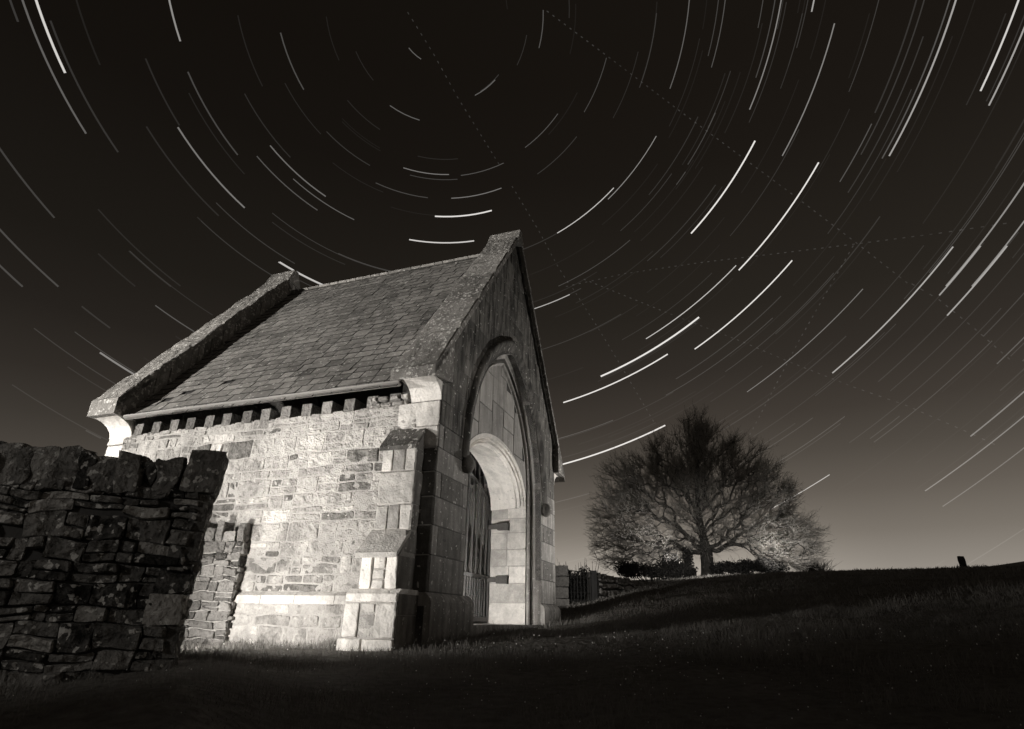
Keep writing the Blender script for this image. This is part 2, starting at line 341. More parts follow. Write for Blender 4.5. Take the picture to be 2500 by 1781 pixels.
# back gable wall
mb = MB(); mb.prism([chap(0, L_-.45, -.7), chap(W_, L_-.45, -.7), chap(W_, L_-.45, roofz(W_)), chap(MID, L_-.45, RZ), chap(0, L_-.45, roofz(0))], (0, .45, 0), .4)
mb.build('back_wall', M['rubble'], chapel)
# floor and dark inner faces seen through the gate
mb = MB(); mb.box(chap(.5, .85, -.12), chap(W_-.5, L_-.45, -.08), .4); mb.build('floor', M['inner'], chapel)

# ---- string course and quoins on the side
mb = MB()
z = .12
x = 2.62 if False else .60
xs_ = [.62]
while xs_[-1] < L_: xs_.append(xs_[-1]+random.uniform(.38, .7))
for a, b_ in zip(xs_[:-1], xs_[1:]):
    b2 = min(b_, L_)
    p = [chap(-.075, a+.003, .12), chap(0, a+.003, .12), chap(0, b2-.003, .12), chap(-.075, b2-.003, .12), chap(-.07, a+.003, .205), chap(0, a+.003, .25), chap(0, b2-.003, .25), chap(-.07, b2-.003, .205)]
    mb.hexa(p, random.uniform(.3, .6))
mb.build('plinth_band', M['ashlar'], chapel)
mb = MB()
def sq(rect, t=.6, pr=0.0, **k): patch(mb, chap(-pr, 0, 0), vy, vz, -vx, rect, relief=k.get('relief', .016), joint=.008, bev=.014, rough=.006, tone=t, rcorner=.014, skew=.006, sink=.012)
# front corner quoins as seen from the side, near corner then far corner
for z0, z1, l in ((2.06, 2.37, .56), (1.80, 2.06, .34)): sq((0, z0, l, z1), random.uniform(.45, .8))
mb.build('quoins', M['ashlar'], chapel); mb = MB()
for z0, z1, l in ((-.6, .12, .3), (.24, .62, .3), (.62, .93, .3), (.93, 1.24, .3), (1.24, 1.52, .3), (1.52, 1.80, .3)): sq((0, z0, l, z1), random.uniform(.1, .3))  # darker stone on this strip paints in the buttress's shade
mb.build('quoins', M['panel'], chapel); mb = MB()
zz = -.6
while zz < EZ-.05:
    h = min(random.uniform(.24, .36), EZ-zz); l = random.choice((.32, .5)); sq((L_-l, zz, L_, zz+h), random.uniform(.7, .95)); zz += h
mb.build('quoins', M['ashlar'], chapel)

# ---- buttress against the side wall, two set-offs
bt = MB(); B0 = .163
bt.box(chap(-.17, B0+.01, .8), chap(0, .60, 1.76), .5, 1); bt.box(chap(-.355, B0+.01, .2), chap(0, .605, .575), .5, 1); bt.box(chap(-.415, .115, -.7), chap(0, .68, .215), .5, 1)
bt.hexa([chap(-.355, B0+.01, .57), chap(0, B0+.01, .57), chap(0, .605, .57), chap(-.355, .605, .57), chap(-.17, B0+.01, .84), chap(0, B0+.01, .84), chap(0, .605, .84), chap(-.17, .605, .84)], .5, 1)
def bq(rect, off, t, mi=0, relief=.016): patch(bt, chap(-off, 0, 0), vy, vz, -vx, rect, relief=relief, joint=.008, bev=.014, rough=.006, tone=t, rcorner=.014, skew=.006, sink=.012, mi=mi)
def bfr(rect, t, b0=B0): patch(bt, chap(0, b0+.012, 0), -vx, vz, -vy, rect, relief=.010, joint=.006, bev=.01, rough=.004, tone=t, sink=.012, mi=2)
# upper shaft, courses alternate light jambs with darker middle stones
bq((B0, 1.50, .30, 1.76), .17, .72); bq((.30, 1.50, .46, 1.76), .17, .2); bq((.46, 1.50, .61, 1.76), .17, .85)
bq((B0, 1.13, .62, 1.50), .17, .48)
bq((B0, .86, .31, 1.13), .17, .66); bq((.31, .86, .46, 1.13), .17, .12); bq((.46, .86, .62, 1.13), .17, .35)
# lower shaft
bq((B0, .255, .31, .585), .355, 1.1); bq((.31, .255, .46, .35), .355, .72); bq((.31, .35, .46, .45), .355, .55); bq((.31, .45, .46, .585), .355, .72); bq((.46, .255, .61, .585), .355, 1.1)
# plinth of the buttress
bq((.10, .13, .70, .225), .42, .85); bq((.10, -.19, .34, .13), .415, .62); bq((.34, .03, .52, .13), .40, .4); bq((.34, -.09, .52, .03), .40, .05); bq((.34, -.19, .52, -.09), .40, .45); bq((.52, -.19, .70, .13), .415, .72)
bq((.10, -.62, .45, -.19), .43, .8); bq((.45, -.62, .73, -.19), .43, .75)
for r, t in (((0, 1.50, .185, 1.76), .2), ((0, 1.13, .185, 1.50), .35), ((0, .86, .185, 1.13), .25), ((0, .62, .26, .85), .3), ((0, .255, .37, .585), .25)): bfr(r, t)
for r, t in (((0, .02, .43, .225), .3), ((0, -.6, .43, .02), .4)): bfr(r, t, .115-.012)
# weatherings: sloping slabs
def slab(b0, b1, w0, z0, w1, z1, th=.035, t=.35, mi=0):
    bt.prism([chap(w0, b0, z0), chap(w0, b0, z0-th), chap(w1, b0, z1-th), chap(w1, b0, z1)], (0, b1-b0, 0), t, mi)
slab(B0-.004, .635, -.215, 1.79, 0, 2.06, .05, .25, 3); slab(B0-.004, .645, -.425, .605, -.172, .87, .05, .5)
bt.prism([chap(-.17, B0+.012, 1.76), chap(0, B0+.012, 1.76), chap(0, B0+.012, 2.02)], (0, .6-B0, 0), .3, 2)
bt.prism([chap(-.425, .10, .213), chap(-.36, .10, .262), chap(0, .10, .262), chap(0, .10, .213)], (0, .6, 0), .8)
tag(bt.build('buttress', [M['ashlar'], M['mortar'], M['frontlight'], M['cop']], chapel), 'pale stepped buttress with two sloping set-offs')

# ---- arch curves
SPR = 1.9; CC = .68
def aR(a): return a+CC
def arise(a): return math.sqrt(aR(a)**2-CC*CC)
def arch(a, zb, n=26):
    R = aR(a); h = math.atan2(arise(a), CC); P = [(MID-a, zb)]
    nb = 6
    for i in range(1, nb): P.append((MID-a, zb+(SPR-zb)*i/nb))
    for i in range(n+1):
        th = h*i/n; P.append((MID+CC-R*math.cos(th), SPR+R*math.sin(th)))
    Q = [(2*MID-w, z_) for w, z_ in P[::-1]][1:]
    return P+Q
def in_arch(w, z_, a):
    x = abs(w-MID)
    return x < a if z_ < SPR else math.hypot(x+CC, z_-SPR) < aR(a)
def ell(hw, rise, zb, spr=1.76, n=30):
    P = [(MID-hw, zb), (MID-hw, (zb+spr)/2)]
    for i in range(n+1):
        th = math.pi*i/n; P.append((MID-hw*math.cos(th), spr+rise*math.sin(th)))
    return P+[(MID+hw, (zb+spr)/2), (MID+hw, zb)]
def ringpts(P, b): return [chap(w, b, z_) for w, z_ in P]

# ---- gable front
fw = MB()
def glim(w): return roofz(w)+.18
apex = arch(1.575, -.7); half = len(apex)//2
fo = .0
for sgn in (0, 1):
    A_ = apex[:half+1] if sgn == 0 else apex[half:][::-1]
    W0 = .02 if sgn == 0 else W_-.02
    poly = [chap(W0, fo, -.7), chap(W0, fo, glim(0)), chap(MID, fo, glim(MID))]+[chap(w, fo, z_) for w, z_ in A_[::-1]]
    fw.prism(poly, (0, .55, 0), .4, 1)
def front_clamp(w, z_):
    hit = False
    a = 1.585
    if in_arch(w, z_, a):
        hit = True
        if z_ < SPR: w = MID+math.copysign(a, w-MID)
        else:
            s = math.copysign(1, w-MID); x = abs(w-MID)+CC; r = math.hypot(x, z_-SPR); k = aR(a)/max(r, .01); nx_ = x*k-CC
            if nx_ < 0: w = MID; z_ = SPR+arise(a)
            else: w = MID+s*nx_; z_ = SPR+(z_-SPR)*k
    lim = glim(w)+.02
    if z_ > lim: z_ = lim; hit = True
    return w, z_, hit
def fpatch(r, t, mi=0, relief=.006, **k):
    c = [(r[0], r[1]), (r[2], r[1]), (r[0], r[3]), (r[2], r[3]), ((r[0]+r[2])/2, (r[1]+r[3])/2)]
    if all(in_arch(a, b_, 1.59) for a, b_ in c): return
    if all(b_ > glim(a) for a, b_ in c): return
    patch(fw, chap(0, fo, 0), vx, vz, -vy, r, relief=relief, joint=.006, bev=.01, rough=k.get('rough', .002), tone=t, sink=.008, clamp=front_clamp, mi=mi, res=.07)
# lower courses: full blocks alternate with dark panels set between pale jambs
CZ = [.25, .62, .93, 1.24, 1.52, 1.80, 2.08]
for i in range(len(CZ)-1):
    z0, z1 = CZ[i], CZ[i+1]
    if i % 2 == 0:
        fpatch((0, z0, .88, z1), random.uniform(.1, .4)); fpatch((4.03, z0, W_, z1), .62)  # right-hand stones toned paler than the left, painting in extra torchlight
    else:
        fpatch((0, z0, .13, z1), .40); fpatch((.13, z0, .75, z1), .4, 3, rough=.005); fpatch((.75, z0, .88, z1), .3)
        fpatch((4.03, z0, 4.14, z1), .55); fpatch((4.14, z0, 4.76, z1), .6, 3, rough=.005); fpatch((4.76, z0, W_, z1), .7)
rs = random.Random(12)
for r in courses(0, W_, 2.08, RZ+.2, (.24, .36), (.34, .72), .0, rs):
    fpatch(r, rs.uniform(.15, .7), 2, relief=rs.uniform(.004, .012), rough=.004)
# plinth blocks of the front
def plinth(w0, w1, t):
    fw.prism([chap(w0, -.075, -.7), chap(w0, -.075, .155), chap(w0, -.055, .20), chap(w0, -.002, .245), chap(w0, .0, -.7)][::-1], (w1-w0, 0, 0), t)
plinth(-.06, .42, .35); plinth(.425, .80, .2); plinth(.805, 1.07, .45)
plinth(4.0, 4.30, .75); plinth(4.305, 4.62, .3); plinth(4.625, W_+.06, .7)
fw.box(chap(.88, .0, -.7), chap(1.07, .25, .235), .45)
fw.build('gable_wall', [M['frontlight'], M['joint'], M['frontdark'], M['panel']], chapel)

# ---- arch orders
mb = MB(); prof = [(1.575, -.004), (1.575, .10), (1.555, .135), (1.52, .14), (1.52, .42), (1.44, .42), (1.44, .15), (1.415, .165), (1.40, .20), (1.36, .20)]
mb.loft([ringpts(arch(a, -.7), b_) for a, b_ in prof], .7)
mb.build('arch_order', M['frontlight'], chapel)
mb = MB(); prof = [(1.62, .0), (1.63, -.02), (1.67, -.03), (1.71, -.055), (1.75, -.07), (1.79, -.06), (1.81, -.02), (1.81, .0)]
mb.loft([ringpts([p for p in arch(a, SPR-.06) if True], b_) for a, b_ in prof], .35)
for s in (-1, 1):      # carved stops under the hood mould
    cx = MID+s*1.715
    rg = []
    for i in range(9):
        th = math.pi*i/8; zc = 1.80-.13*math.cos(th) if True else 0; rad = .085*math.sin(th)+.010
        rg.append([chap(cx+rad*math.cos(q*math.pi/6), -.055+rad*.9*math.sin(q*math.pi/6)*1.0, 1.77+.115*math.cos(th)) for q in range(12)])
    mb.loft(rg, .35, closed=True)
tag(mb.build('hood_mould', M['frontdark'], chapel, smooth=True))

# ---- tympanum with the low doorway arch cut through it
ty = MB(); HW, RS = 1.385, .85
E0 = ell(HW, RS, -.7); A0 = arch(1.42, 1.5)
def tym_clamp(w, z_):
    hit = False; x = w-MID
    q = (x/HW)**2+((max(z_, 1.76)-1.76)/RS)**2
    if q < 1:
        hit = True; k = 1/math.sqrt(max(q, .02)); w = MID+x*k; z_ = 1.76+(z_-1.76)*k
    if not in_arch(w, z_, 1.41):
        hit = True; s = math.copysign(1, w-MID)
        if z_ < SPR: w = MID+s*1.41
        else:
            x = abs(w-MID)+CC; r = math.hypot(x, z_-SPR); k = aR(1.41)/r; w = MID+s*max(0, x*k-CC); z_ = SPR+(z_-SPR)*k
    return w, z_, hit
# backing face: fan between the ellipse and the pointed arch
n = 60; inn = []; outr = []
for i in range(n+1):
    th = math.pi*i/n; cx, cz = math.cos(th), math.sin(th)
    inn.append(chap(MID-HW*cx, .215, 1.76+RS*cz))
    w, z_ = MID-HW*cx, 1.76+RS*cz; k = 1.0
    while in_arch(MID+(w-MID)*k, 1.76+(z_-1.76)*k, 1.43) and k < 4: k += .01
    outr.append(chap(MID+(w-MID)*k, .215, 1.76+(z_-1.76)*k))
ty.loft([inn, outr], .5, 1)
for r in [(1.0, 1.76, 1.62, 2.62), (1.62, 2.2, 2.13, 2.95), (2.13, 2.3, 2.62, 3.15), (2.62, 2.2, 3.14, 2.86), (3.14, 1.76, 3.9, 2.55), (1.3, 2.62, 1.62, 3.4), (1.62, 2.95, 2.13, 3.55), (2.13, 3.15, 2.74, 3.70), (2.62, 2.86, 3.14, 3.15), (2.74, 3.15, 3.14, 3.55), (3.14, 2.55, 3.6, 3.3), (1.62, 3.55, 2.46, 4.0), (2.46, 3.70, 3.2, 4.0)]:
    patch(ty, chap(0, .205, 0), vx, vz, -vy, r, relief=.006, joint=.016, bev=.006, rough=.001, tone=random.uniform(.35, .75), sink=.008, clamp=tym_clamp, res=.05)
ty.build('tympanum', [M['tymp'], M['joint']], chapel)
mb = MB()
prof = [(1.385, .85, .198), (1.33, .80, .196), (1.318, .790, .250), (1.30, .772, .250), (1.285, .757, .225), (1.272, .742, .295), (1.25, .725, .295), (1.235, .712, .262), (1.222, .70, .32), (1.20, .68, .33), (1.21, .685, .36), (1.33, .80, .84)]
mb.loft([ringpts(ell(hw, rs_, 1.74), b_) for hw, rs_, b_ in prof], .95)
mb.build('door_arch', M['ashlar'], chapel, smooth=False)
# jambs
for s, w0 in ((1, MID+HW), (-1, MID-HW)):
    mb = MB()
    mb.box(chap(min(w0, w0+s*.35), .205, -.7), chap(max(w0, w0+s*.35), .84, 1.80), .5, 1)
    zc = [-.09, .25, .55, .82, 1.09, 1.36, 1.60, 1.77]
    for i in range(len(zc)-1):
        sp = [.2, random.choice((.46, .5, .54)), .84] if i not in (0,) else [.2, .84]
        for a, b_ in zip(sp[:-1], sp[1:]):
            patch(mb, chap(w0, 0, 0), vy, vz, -vx*s, (a, zc[i], b_, zc[i+1]), relief=.007, joint=.008, bev=.007, rough=.003, tone=random.uniform(.35, .8), sink=.004)
    mb.build('door_jamb', [M['ashlar'], M['mortar']], chapel)
mb = MB(); mb.box(chap(1.07, -.045, -.7), chap(4.0, .86, -.068), .5); mb.build('threshold', M['frontlight'], chapel)
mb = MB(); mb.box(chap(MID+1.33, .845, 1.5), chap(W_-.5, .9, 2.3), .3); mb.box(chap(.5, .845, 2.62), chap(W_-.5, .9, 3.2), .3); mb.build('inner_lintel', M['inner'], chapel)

# ---- iron gate between the jambs
gate = empty('gate', (0, 0, 0)); gate.parent = chapel
mb = MB(); GB = .86
mb.box(chap(1.10, GB-.012, .61), chap(3.81, GB+.022, .66), .5); mb.box(chap(1.10, GB-.012, -.035), chap(3.81, GB+.022, .03), .5)
mb.box(chap(1.085, GB-.02, -.04), chap(1.13, GB+.03, 1.7), .5); mb.box(chap(3.79, GB-.02, -.04), chap(3.835, GB+.03, 1.7), .5); mb.box(chap(2.43, GB-.02, -.04), chap(2.48, GB+.03, 2.24), .5)
hoop = ell(1.30, .56, 1.50, 1.66)[1:-1]
mb.build('gate_frame', M['iron'], gate)
def ellz(w, hw, rs_, spr): return spr+rs_*math.sqrt(max(0, 1-((w-MID)/hw)**2))
for i in range(13):
    w = 1.24+i*.2025
    if abs(w-MID) < .05: continue
    mb = MB(); mb.box(chap(w-.010, GB-.012, .03), chap(w+.010, GB+.012, ellz(w, 1.37, .84, 1.76)-.03), .6); mb.build('gate_bar', M['iron'], gate)
for i in range(13):
    w = 1.34+i*.2025
    if w > 3.75 or abs(w-MID) < .05: continue
    mb = MB(); mb.box(chap(w-.008, GB-.008, .03), chap(w+.008, GB+.008, .61), .5)
    mb.build('dog_bar', M['iron'], gate)
mb = MB(); mb.tube([chap(w, GB-.005, z_) for w, z_ in hoop], .022, 6, .5)
for w, z_ in hoop[2:-2]:
    for s in (-1, 1):
        p = chap(w, GB-.02, z_); d = Vector((s*.05, 0, .03*random.choice((-1, 1))))
        mb.hexa([p+Vector((-.01, -.01, -.01)), p+Vector((.01, -.01, -.01)), p+Vector((.01, .01, -.01)), p+Vector((-.01, .01, -.01)), p+d+Vector((-.004, -.006, .01)), p+d+Vector((.004, -.006, .01)), p+d+Vector((.004, .006, .01)), p+d+Vector((-.004, .006, .01))], .3)
tag(mb.build('leaf_crest', M['iron'], gate))
for z_ in (1.46, .60):
    mb = MB(); w0 = MID+HW
    mb.box(chap(w0-.085, .52, z_-.055), chap(w0, .70, z_+.055), .15); mb.box(chap(w0-.07, .71, z_-.035), chap(w0-.02, .86, z_+.035), .15)
    mb.box(chap(w0-.092, .50, z_-.062), chap(w0-.004, .52, z_+.062), .0)
    mb.build('hinge_block', M['blackiron'] if False else M['timber'], gate)
# ---- eaves
for s in (0, 1):
    mb = MB()
    def e_(w, b, z_): return chap(w if s == 0 else W_-w, b, z_)
    sec = [(-.27, 2.53), (-.22, 2.515), (-.20, 2.54), (-.26, 2.56)]
    mb.prism([e_(w, .44, z_) for w, z_ in sec], (0, 4.45, 0), .6)
    mb.box(tuple(min(a, b_) for a, b_ in zip(e_(-.275, .44, 2.548), e_(-.255, 4.89, 2.572))), tuple(max(a, b_) for a, b_ in zip(e_(-.275, .44, 2.548), e_(-.255, 4.89, 2.572))), .7)
    mb.build('gutter', M['zinc'], chapel)
k = 0
for b_ in np.arange(.62, 4.85, .325):
    for s in (0, 1):
        mb = MB(); wa, wb = (-.02, .5) if s == 0 else (W_-.5, W_+.02)
        j = random.uniform(-.02, .02)
        mb.box(chap(wa, b_+j-.075, 2.35), chap(wb, b_+j+.075, 2.515), random.uniform(.1, .8)); mb.build('rafter_foot', M['lowwall'], chapel)
mb = MB()    # stone packing between the first rafters, by the near corner
for r in courses(.42, .95, 2.34, 2.50, (.08, .16), (.12, .22), 0): patch(mb, chap(-.02, 0, 0), vy, vz, -vx, r, relief=.03, joint=.02, bev=.02, rough=.01, tone=random.uniform(.2, .7), rcorner=.01, sink=.05)
mb.build('eaves_packing', M['rubble'], chapel)

# ---- roof: bed and slates
rf = MB()
for s in (0, 1):
    def r_(w, b, z_): return chap(w if s == 0 else W_-w, b, z_)
    rf.prism([r_(-.24, .5, roofz(-.24)-.035), r_(MID, .5, RZ-.035), r_(MID, .5, RZ-.16), r_(-.10, .5, roofz(-.10)-.16)], (0, 4.4, 0), .4, 1)
cs = math.hypot(1, SL); ux, uz = 1/cs, SL/cs; nx_, nz_ = -SL/cs, 1/cs
sl_len = (MID+.27)*cs; gau = sl_len/29
for s in (0, 1):
    for row in range(29):
        d0 = row*gau; y = .46+(.12 if row % 2 else 0)+random.uniform(-.03, .03)
        yb = .44; wob = random.uniform(-.006, .006)
        while yb < 4.90:
            wd = random.uniform(.16, .29); ye = min(yb+wd if yb > .44 else yb+random.uniform(.08, .3), 4.92)
            if random.random() < .006: yb = ye; continue
            dz0 = d0-random.uniform(0, .014)+wob+.018*pn(yb*.6, row*.35); tl = random.uniform(-.006, .006)
            if random.random() < .012: dz0 -= random.uniform(.03, .07)
            lift = .014+random.uniform(0, .006); th = random.uniform(.010, .016)
            P = []
            for hh in (0, th):
                for (y_, d_) in ((yb+.007, dz0), (ye-.007, dz0+tl), (ye-.007, d0+gau*1.45), (yb+.007, d0+gau*1.45)):
                    nn = (lift if d_ < d0+gau*.5 else 0.000)+hh
                    w = -.27+d_*ux+nx_*nn; z_ = roofz(-.27)+d_*uz+nz_*nn
                    P.append(chap(w if s == 0 else W_-w, y_, z_-.03))
            k0 = len(rf.m); rf.hexa(P, min(1.1, max(0, random.gauss(.52, .13))+.25*pn(yb*.7, row*.15, 4))); rf.m[k0:] = [0 if q_ in (0, 1) else 1 for q_ in range(6)]
            yb = ye
rf.build('roof', [M['slate'], M['slatebed']], chapel)
mb = MB(); y = .4
while y < 4.9:
    e = min(y+.42, 4.92)
    mb.prism([chap(MID-.12, y, RZ-.165+.04), chap(MID, y, RZ+.01), chap(MID+.12, y, RZ-.125), chap(MID+.10, y, RZ-.15), chap(MID, y, RZ-.0), chap(MID-.10, y, RZ-.15)], (0, e-y-.008, 0), random.uniform(.1, .7)); y = e
mb.build('ridge_tiles', M['frontdark'], chapel)

# ---- copings: separate stones up each slope
def coping(b0, b1, foot, top, th, seg, seed, relief=.015, rise=0.0):
    mb = MB(); rs = random.Random(seed)
    for s in (0, 1):
        n = seg
        tot = MID-foot
        for i in range(n):
            a = foot+tot*i/n+(.003 if i else 0); c = foot+tot*(i+1)/n-(.003 if i < n-1 else 0)
            ny = 7; nx2 = 9; jit = rs.uniform(-.006, .006)
            def tp(w, b, e):    # top surface point
                zt = top(w)+jit
                r = relief*pn(w*4+seed, b*7, s*9)+relief*.6*pn(w*13, b*15, seed)
                return zt+r-(.018 if e else 0)
            grid = []
            for q in range(nx2+1):
                w = a+(c-a)*q/nx2; row = []
                bb = [b0, b0+.02]+[b0+.02+(b1-b0-.04)*(k+1)/(ny-1) for k in range(ny-2)]+[b1-.02+.0, b1]
                for k, b in enumerate(bb):
                    e = k in (0, len(bb)-1)
                    row.append((w, b, tp(w, b, e or (q in (0, nx2)))))
                grid.append(row)
            fx = lambda p: chap(p[0] if s == 0 else W_-p[0], p[1], p[2])
            t = rs.uniform(.25, .65)
            V_ = [fx(p) for r in grid for p in r]; nb_ = len(grid[0]); thv = th*cs
            low = [fx((grid[q][0][0], grid[q][k][1], top(grid[q][0][0])-thv)) for q in range(nx2+1) for k in (0, nb_-1)]
            F = [(q*nb_+k, q*nb_+k+1, (q+1)*nb_+k+1, (q+1)*nb_+k) for q in range(nx2) for k in range(nb_-1)]
            o = len(V_)
            for q in range(nx2):
                F.append((q*nb_, (q+1)*nb_, o+2*(q+1), o+2*q)); F.append((q*nb_+nb_-1, o+2*q+1, o+2*(q+1)+1, (q+1)*nb_+nb_-1)); F.append((o+2*q, o+2*(q+1), o+2*(q+1)+1, o+2*q+1))
            F.append(tuple(range(nb_))+(o+1, o)); F.append(tuple(nx2*nb_+k for k in range(nb_))[::-1]+(o+2*nx2, o+2*nx2+1))
            mb.add(V_+low, F, t)
    return mb
FT = lambda w: RZ+.36-1.345*abs(w-MID)
mb = coping(-.11, .47, -.41, FT, .085, 5, 3)
tag(mb.build('front_coping', M['cop'], chapel), 'lichen-spotted sloping coping along the front gable')
# bed mould and parapet upstand under the front coping
mb = MB()
for s in (0, 1):
    f = lambda w, b, z_: chap(w if s == 0 else W_-w, b, z_)
    mb.prism([f(-.02, .06, FT(-.02)-.13), f(MID, .06, FT(MID)-.13), f(MID, .06, RZ-.3), f(-.02, .06, roofz(-.02)-.3)], (0, .36, 0), .3)
    mb.prism([f(-.30, -.05, FT(-.30)-.139), f(MID, -.05, FT(MID)-.139), f(MID, -.05, FT(MID)-.20), f(-.27, -.05, FT(-.27)-.20)], (0, .10, 0), .3)
mb.build('parapet', M['frontdark'], chapel)
# the square apex stone
mb = MB(); mb.hexa([chap(MID-.17, -.12, FT(MID)-.27), chap(MID+.17, -.12, FT(MID)-.27), chap(MID+.17, .48, FT(MID)-.27), chap(MID-.17, .48, FT(MID)-.27), chap(MID-.035, -.12, FT(MID)+.03), chap(MID+.035, -.12, FT(MID)+.03), chap(MID+.035, .48, FT(MID)+.03), chap(MID-.035, .48, FT(MID)+.03)], .5)
mb.build('apex_stone', M['cop'], chapel)
BT = lambda w: RZ+.50-1.345*abs(w-MID)
mb = coping(4.92, 5.45, -.40, BT, .11, 6, 21, relief=.035)
tag(mb.build('back_coping', M['cop'], chapel), 'rough mossy coping along the far gable')
mb = MB()
for s in (0, 1):      # uneven stones of the far parapet under its coping
    for i in range(26):
        a = -.1+i*(MID+.1)/26; c = a+(MID+.1)/26-.01; f = lambda w, b, z_: chap(w if s == 0 else W_-w, b, z_)
        q = random.uniform(0, .05); tt = random.uniform(.2, .8); top_ = BT((a+c)/2)-.17; bot = roofz((a+c)/2)-.05
        mb.hexa([f(a, 4.93-q, roofz(a)-.06), f(c, 4.93-q, roofz(c)-.06), f(c, 5.36, roofz(c)-.06), f(a, 5.36, roofz(a)-.06), f(a, 4.95-q*.4, BT(a)-.165), f(c, 4.95-q*.4, BT(c)-.165), f(c, 5.36, BT(c)-.165), f(a, 5.36, BT(a)-.165)], tt)
mb.build('back_parapet', M['cop'], chapel)
mb = MB(); mb.hexa([chap(MID-.20, 4.90, BT(MID)-.30), chap(MID+.20, 4.90, BT(MID)-.30), chap(MID+.20, 5.5, BT(MID)-.30), chap(MID-.20, 5.5, BT(MID)-.30), chap(MID-.06, 4.90, BT(MID)+.02), chap(MID+.06, 4.90, BT(MID)+.02), chap(MID+.06, 5.5, BT(MID)+.02), chap(MID-.06, 5.5, BT(MID)+.02)], .4)
mb.build('apex_stone', M['cop'], chapel)

# ---- kneelers: curved corbels at the foot of each gable
def kneeler(b0, b1, s, zb=2.375, zt=2.60, out=.35):
    mb = MB(); f = lambda w, b, z_: chap(w if s == 0 else W_-w, b, z_)
    prof = [(0, zb)]
    for i in range(11):
        th = math.pi/2*i/10; prof.append((-out*(1-math.cos(th))-.01, zb+.005+(zt-zb)*math.sin(th)))
    prof += [(-out-.03, zt+.005), (.0, zt+.005)]
    poly0 = [f(w, b0, z_) for w, z_ in prof]; mb.prism(poly0, (0, b1-b0, 0), .8)
    o = mb.build('kneeler', M['ashlar'], chapel); return o
for s in (0, 1):
    kneeler(-.0-.004, .40, s); kneeler(4.98, 5.42, s, 2.33, 2.56, .34)
for s in (0, 1):
    for (b0, b1, ft, fn, th) in ((-.11, .47, -.41, FT, .12), (4.92, 5.45, -.40, BT, .16)):
        f = lambda w, b, z_: chap(w if s == 0 else W_-w, b, z_)
        zt_ = fn(ft); mb = MB()
        mb.prism([f(ft-.004, b0, zt_-.01), f(ft-.004, b0, 2.603 if b0 < 1 else 2.563), f(.05, b0, 2.603 if b0 < 1 else 2.563), f(.05, b0, fn(.05)-.12)], (0, b1-b0, 0), .45)
        mb.build('coping_foot', M['cop'], chapel)
# ------------------------------------------------------------------ rough blocks
def rock(mb, a, b_, tone=.5, amp=.02, rnd=.03, res=.05, seed=None, lean=(0, 0), mi=0):
    """weathered block between corners a and b_: all six faces gridded, edges rounded, surface roughened"""
    seed = random.random()*100 if seed is None else seed
    a = Vector(a); b_ = Vector(b_); c = (a+b_)/2; h = (b_-a)/2
    def pt(q):
        p = Vector([max(-h[i]+rnd, min(h[i]-rnd, q[i])) for i in range(3)]) if min(h) > rnd else q*.5
        d = q-p
        if d.length > 1e-6: p = p+d.normalized()*rnd
        w = c+p; s = 7.0
        n_ = Vector((pn(w.x*s+seed, w.y*s, w.z*s), pn(w.x*s, w.y*s+seed, w.z*s), pn(w.x*s, w.y*s, w.z*s+seed)))*amp*1.6
        m_ = Vector((pn(w.x*19+seed, w.y*19, w.z*19), pn(w.x*19, w.y*19+seed, w.z*19), pn(w.x*19, w.y*19, w.z*19+seed)))*amp*.6
        w = w+n_+m_; w.x += lean[0]*(w.z-a.z); w.y += lean[1]*(w.z-a.z)
        return w
    for ax in range(3):
        u, v = [(1, 2), (2, 0), (0, 1)][ax]
        nu = max(2, int(2*h[u]/res)); nv = max(2, int(2*h[v]/res))
        for sg in (-1, 1):
            P = []; F = []
            for i in range(nu+1):
                for j in range(nv+1):
                    q = Vector((0, 0, 0)); q[ax] = sg*h[ax]; q[u] = h[u]*(2*i/nu-1); q[v] = h[v]*(2*j/nv-1); P.append(pt(q))
            for i in range(nu):
                for j in range(nv):
                    k = i*(nv+1)+j; F.append((k, k+nv+1, k+nv+2, k+1) if sg > 0 else (k, k+1, k+nv+2, k+nv+1))
            mb.add(P, F, tone, mi)

# ------------------------------------------------------------------ dark boundary wall in the left foreground
FX, FY = -1.874, 3.76
fwall = empty('boundary_wall', (FX, FY, EYE-.45), math.atan2(-.367, -.93))
tag(fwall, 'dark rough fieldstone wall in the left foreground with upright coping stones and a squared end', 'stone wall')
Zf = lambda z: z+.45
mb = MB(); mb.box((.10, -.36, -.3), (5.2, -.035, Zf(.70)), .5, 1)
rs = random.Random(31)
RC = courses(.10, 5.2, -.05, Zf(.72), (.05, .15), (.06, .26), .5, rs)
for r in RC:
    t = rs.gauss(.38, .2)
    if rs.random() < .08: t = rs.uniform(.9, 1.35)
    if rs.random() < .05: continue
    if r[0] < .24 and r[0] > .02: pass
    patch(mb, Vector((0, 0, 0)), vx, vz, vy, r, relief=rs.uniform(-.005, .045), joint=rs.uniform(.000, .012), bev=.007, rough=.022, tone=max(0, min(1.3, t)), warp=.028, wf=5.5, res=.018, rcorner=.042, sink=.028, skew=.09)
mb.build('wall_body', [M['field'], M['fieldcore']], fwall)
mb = MB()
for r in courses(-.36, 0, -.05, Zf(.70), (.08, .2), (.15, .3), .2, rs):
    patch(mb, Vector((.09, 0, 0)), vy, vz, -vx, r, relief=.03, joint=.015, bev=.02, rough=.015, tone=rs.uniform(.1, .6), warp=.03, res=.06, sink=.03)
mb.build('wall_end', M['field'], fwall)
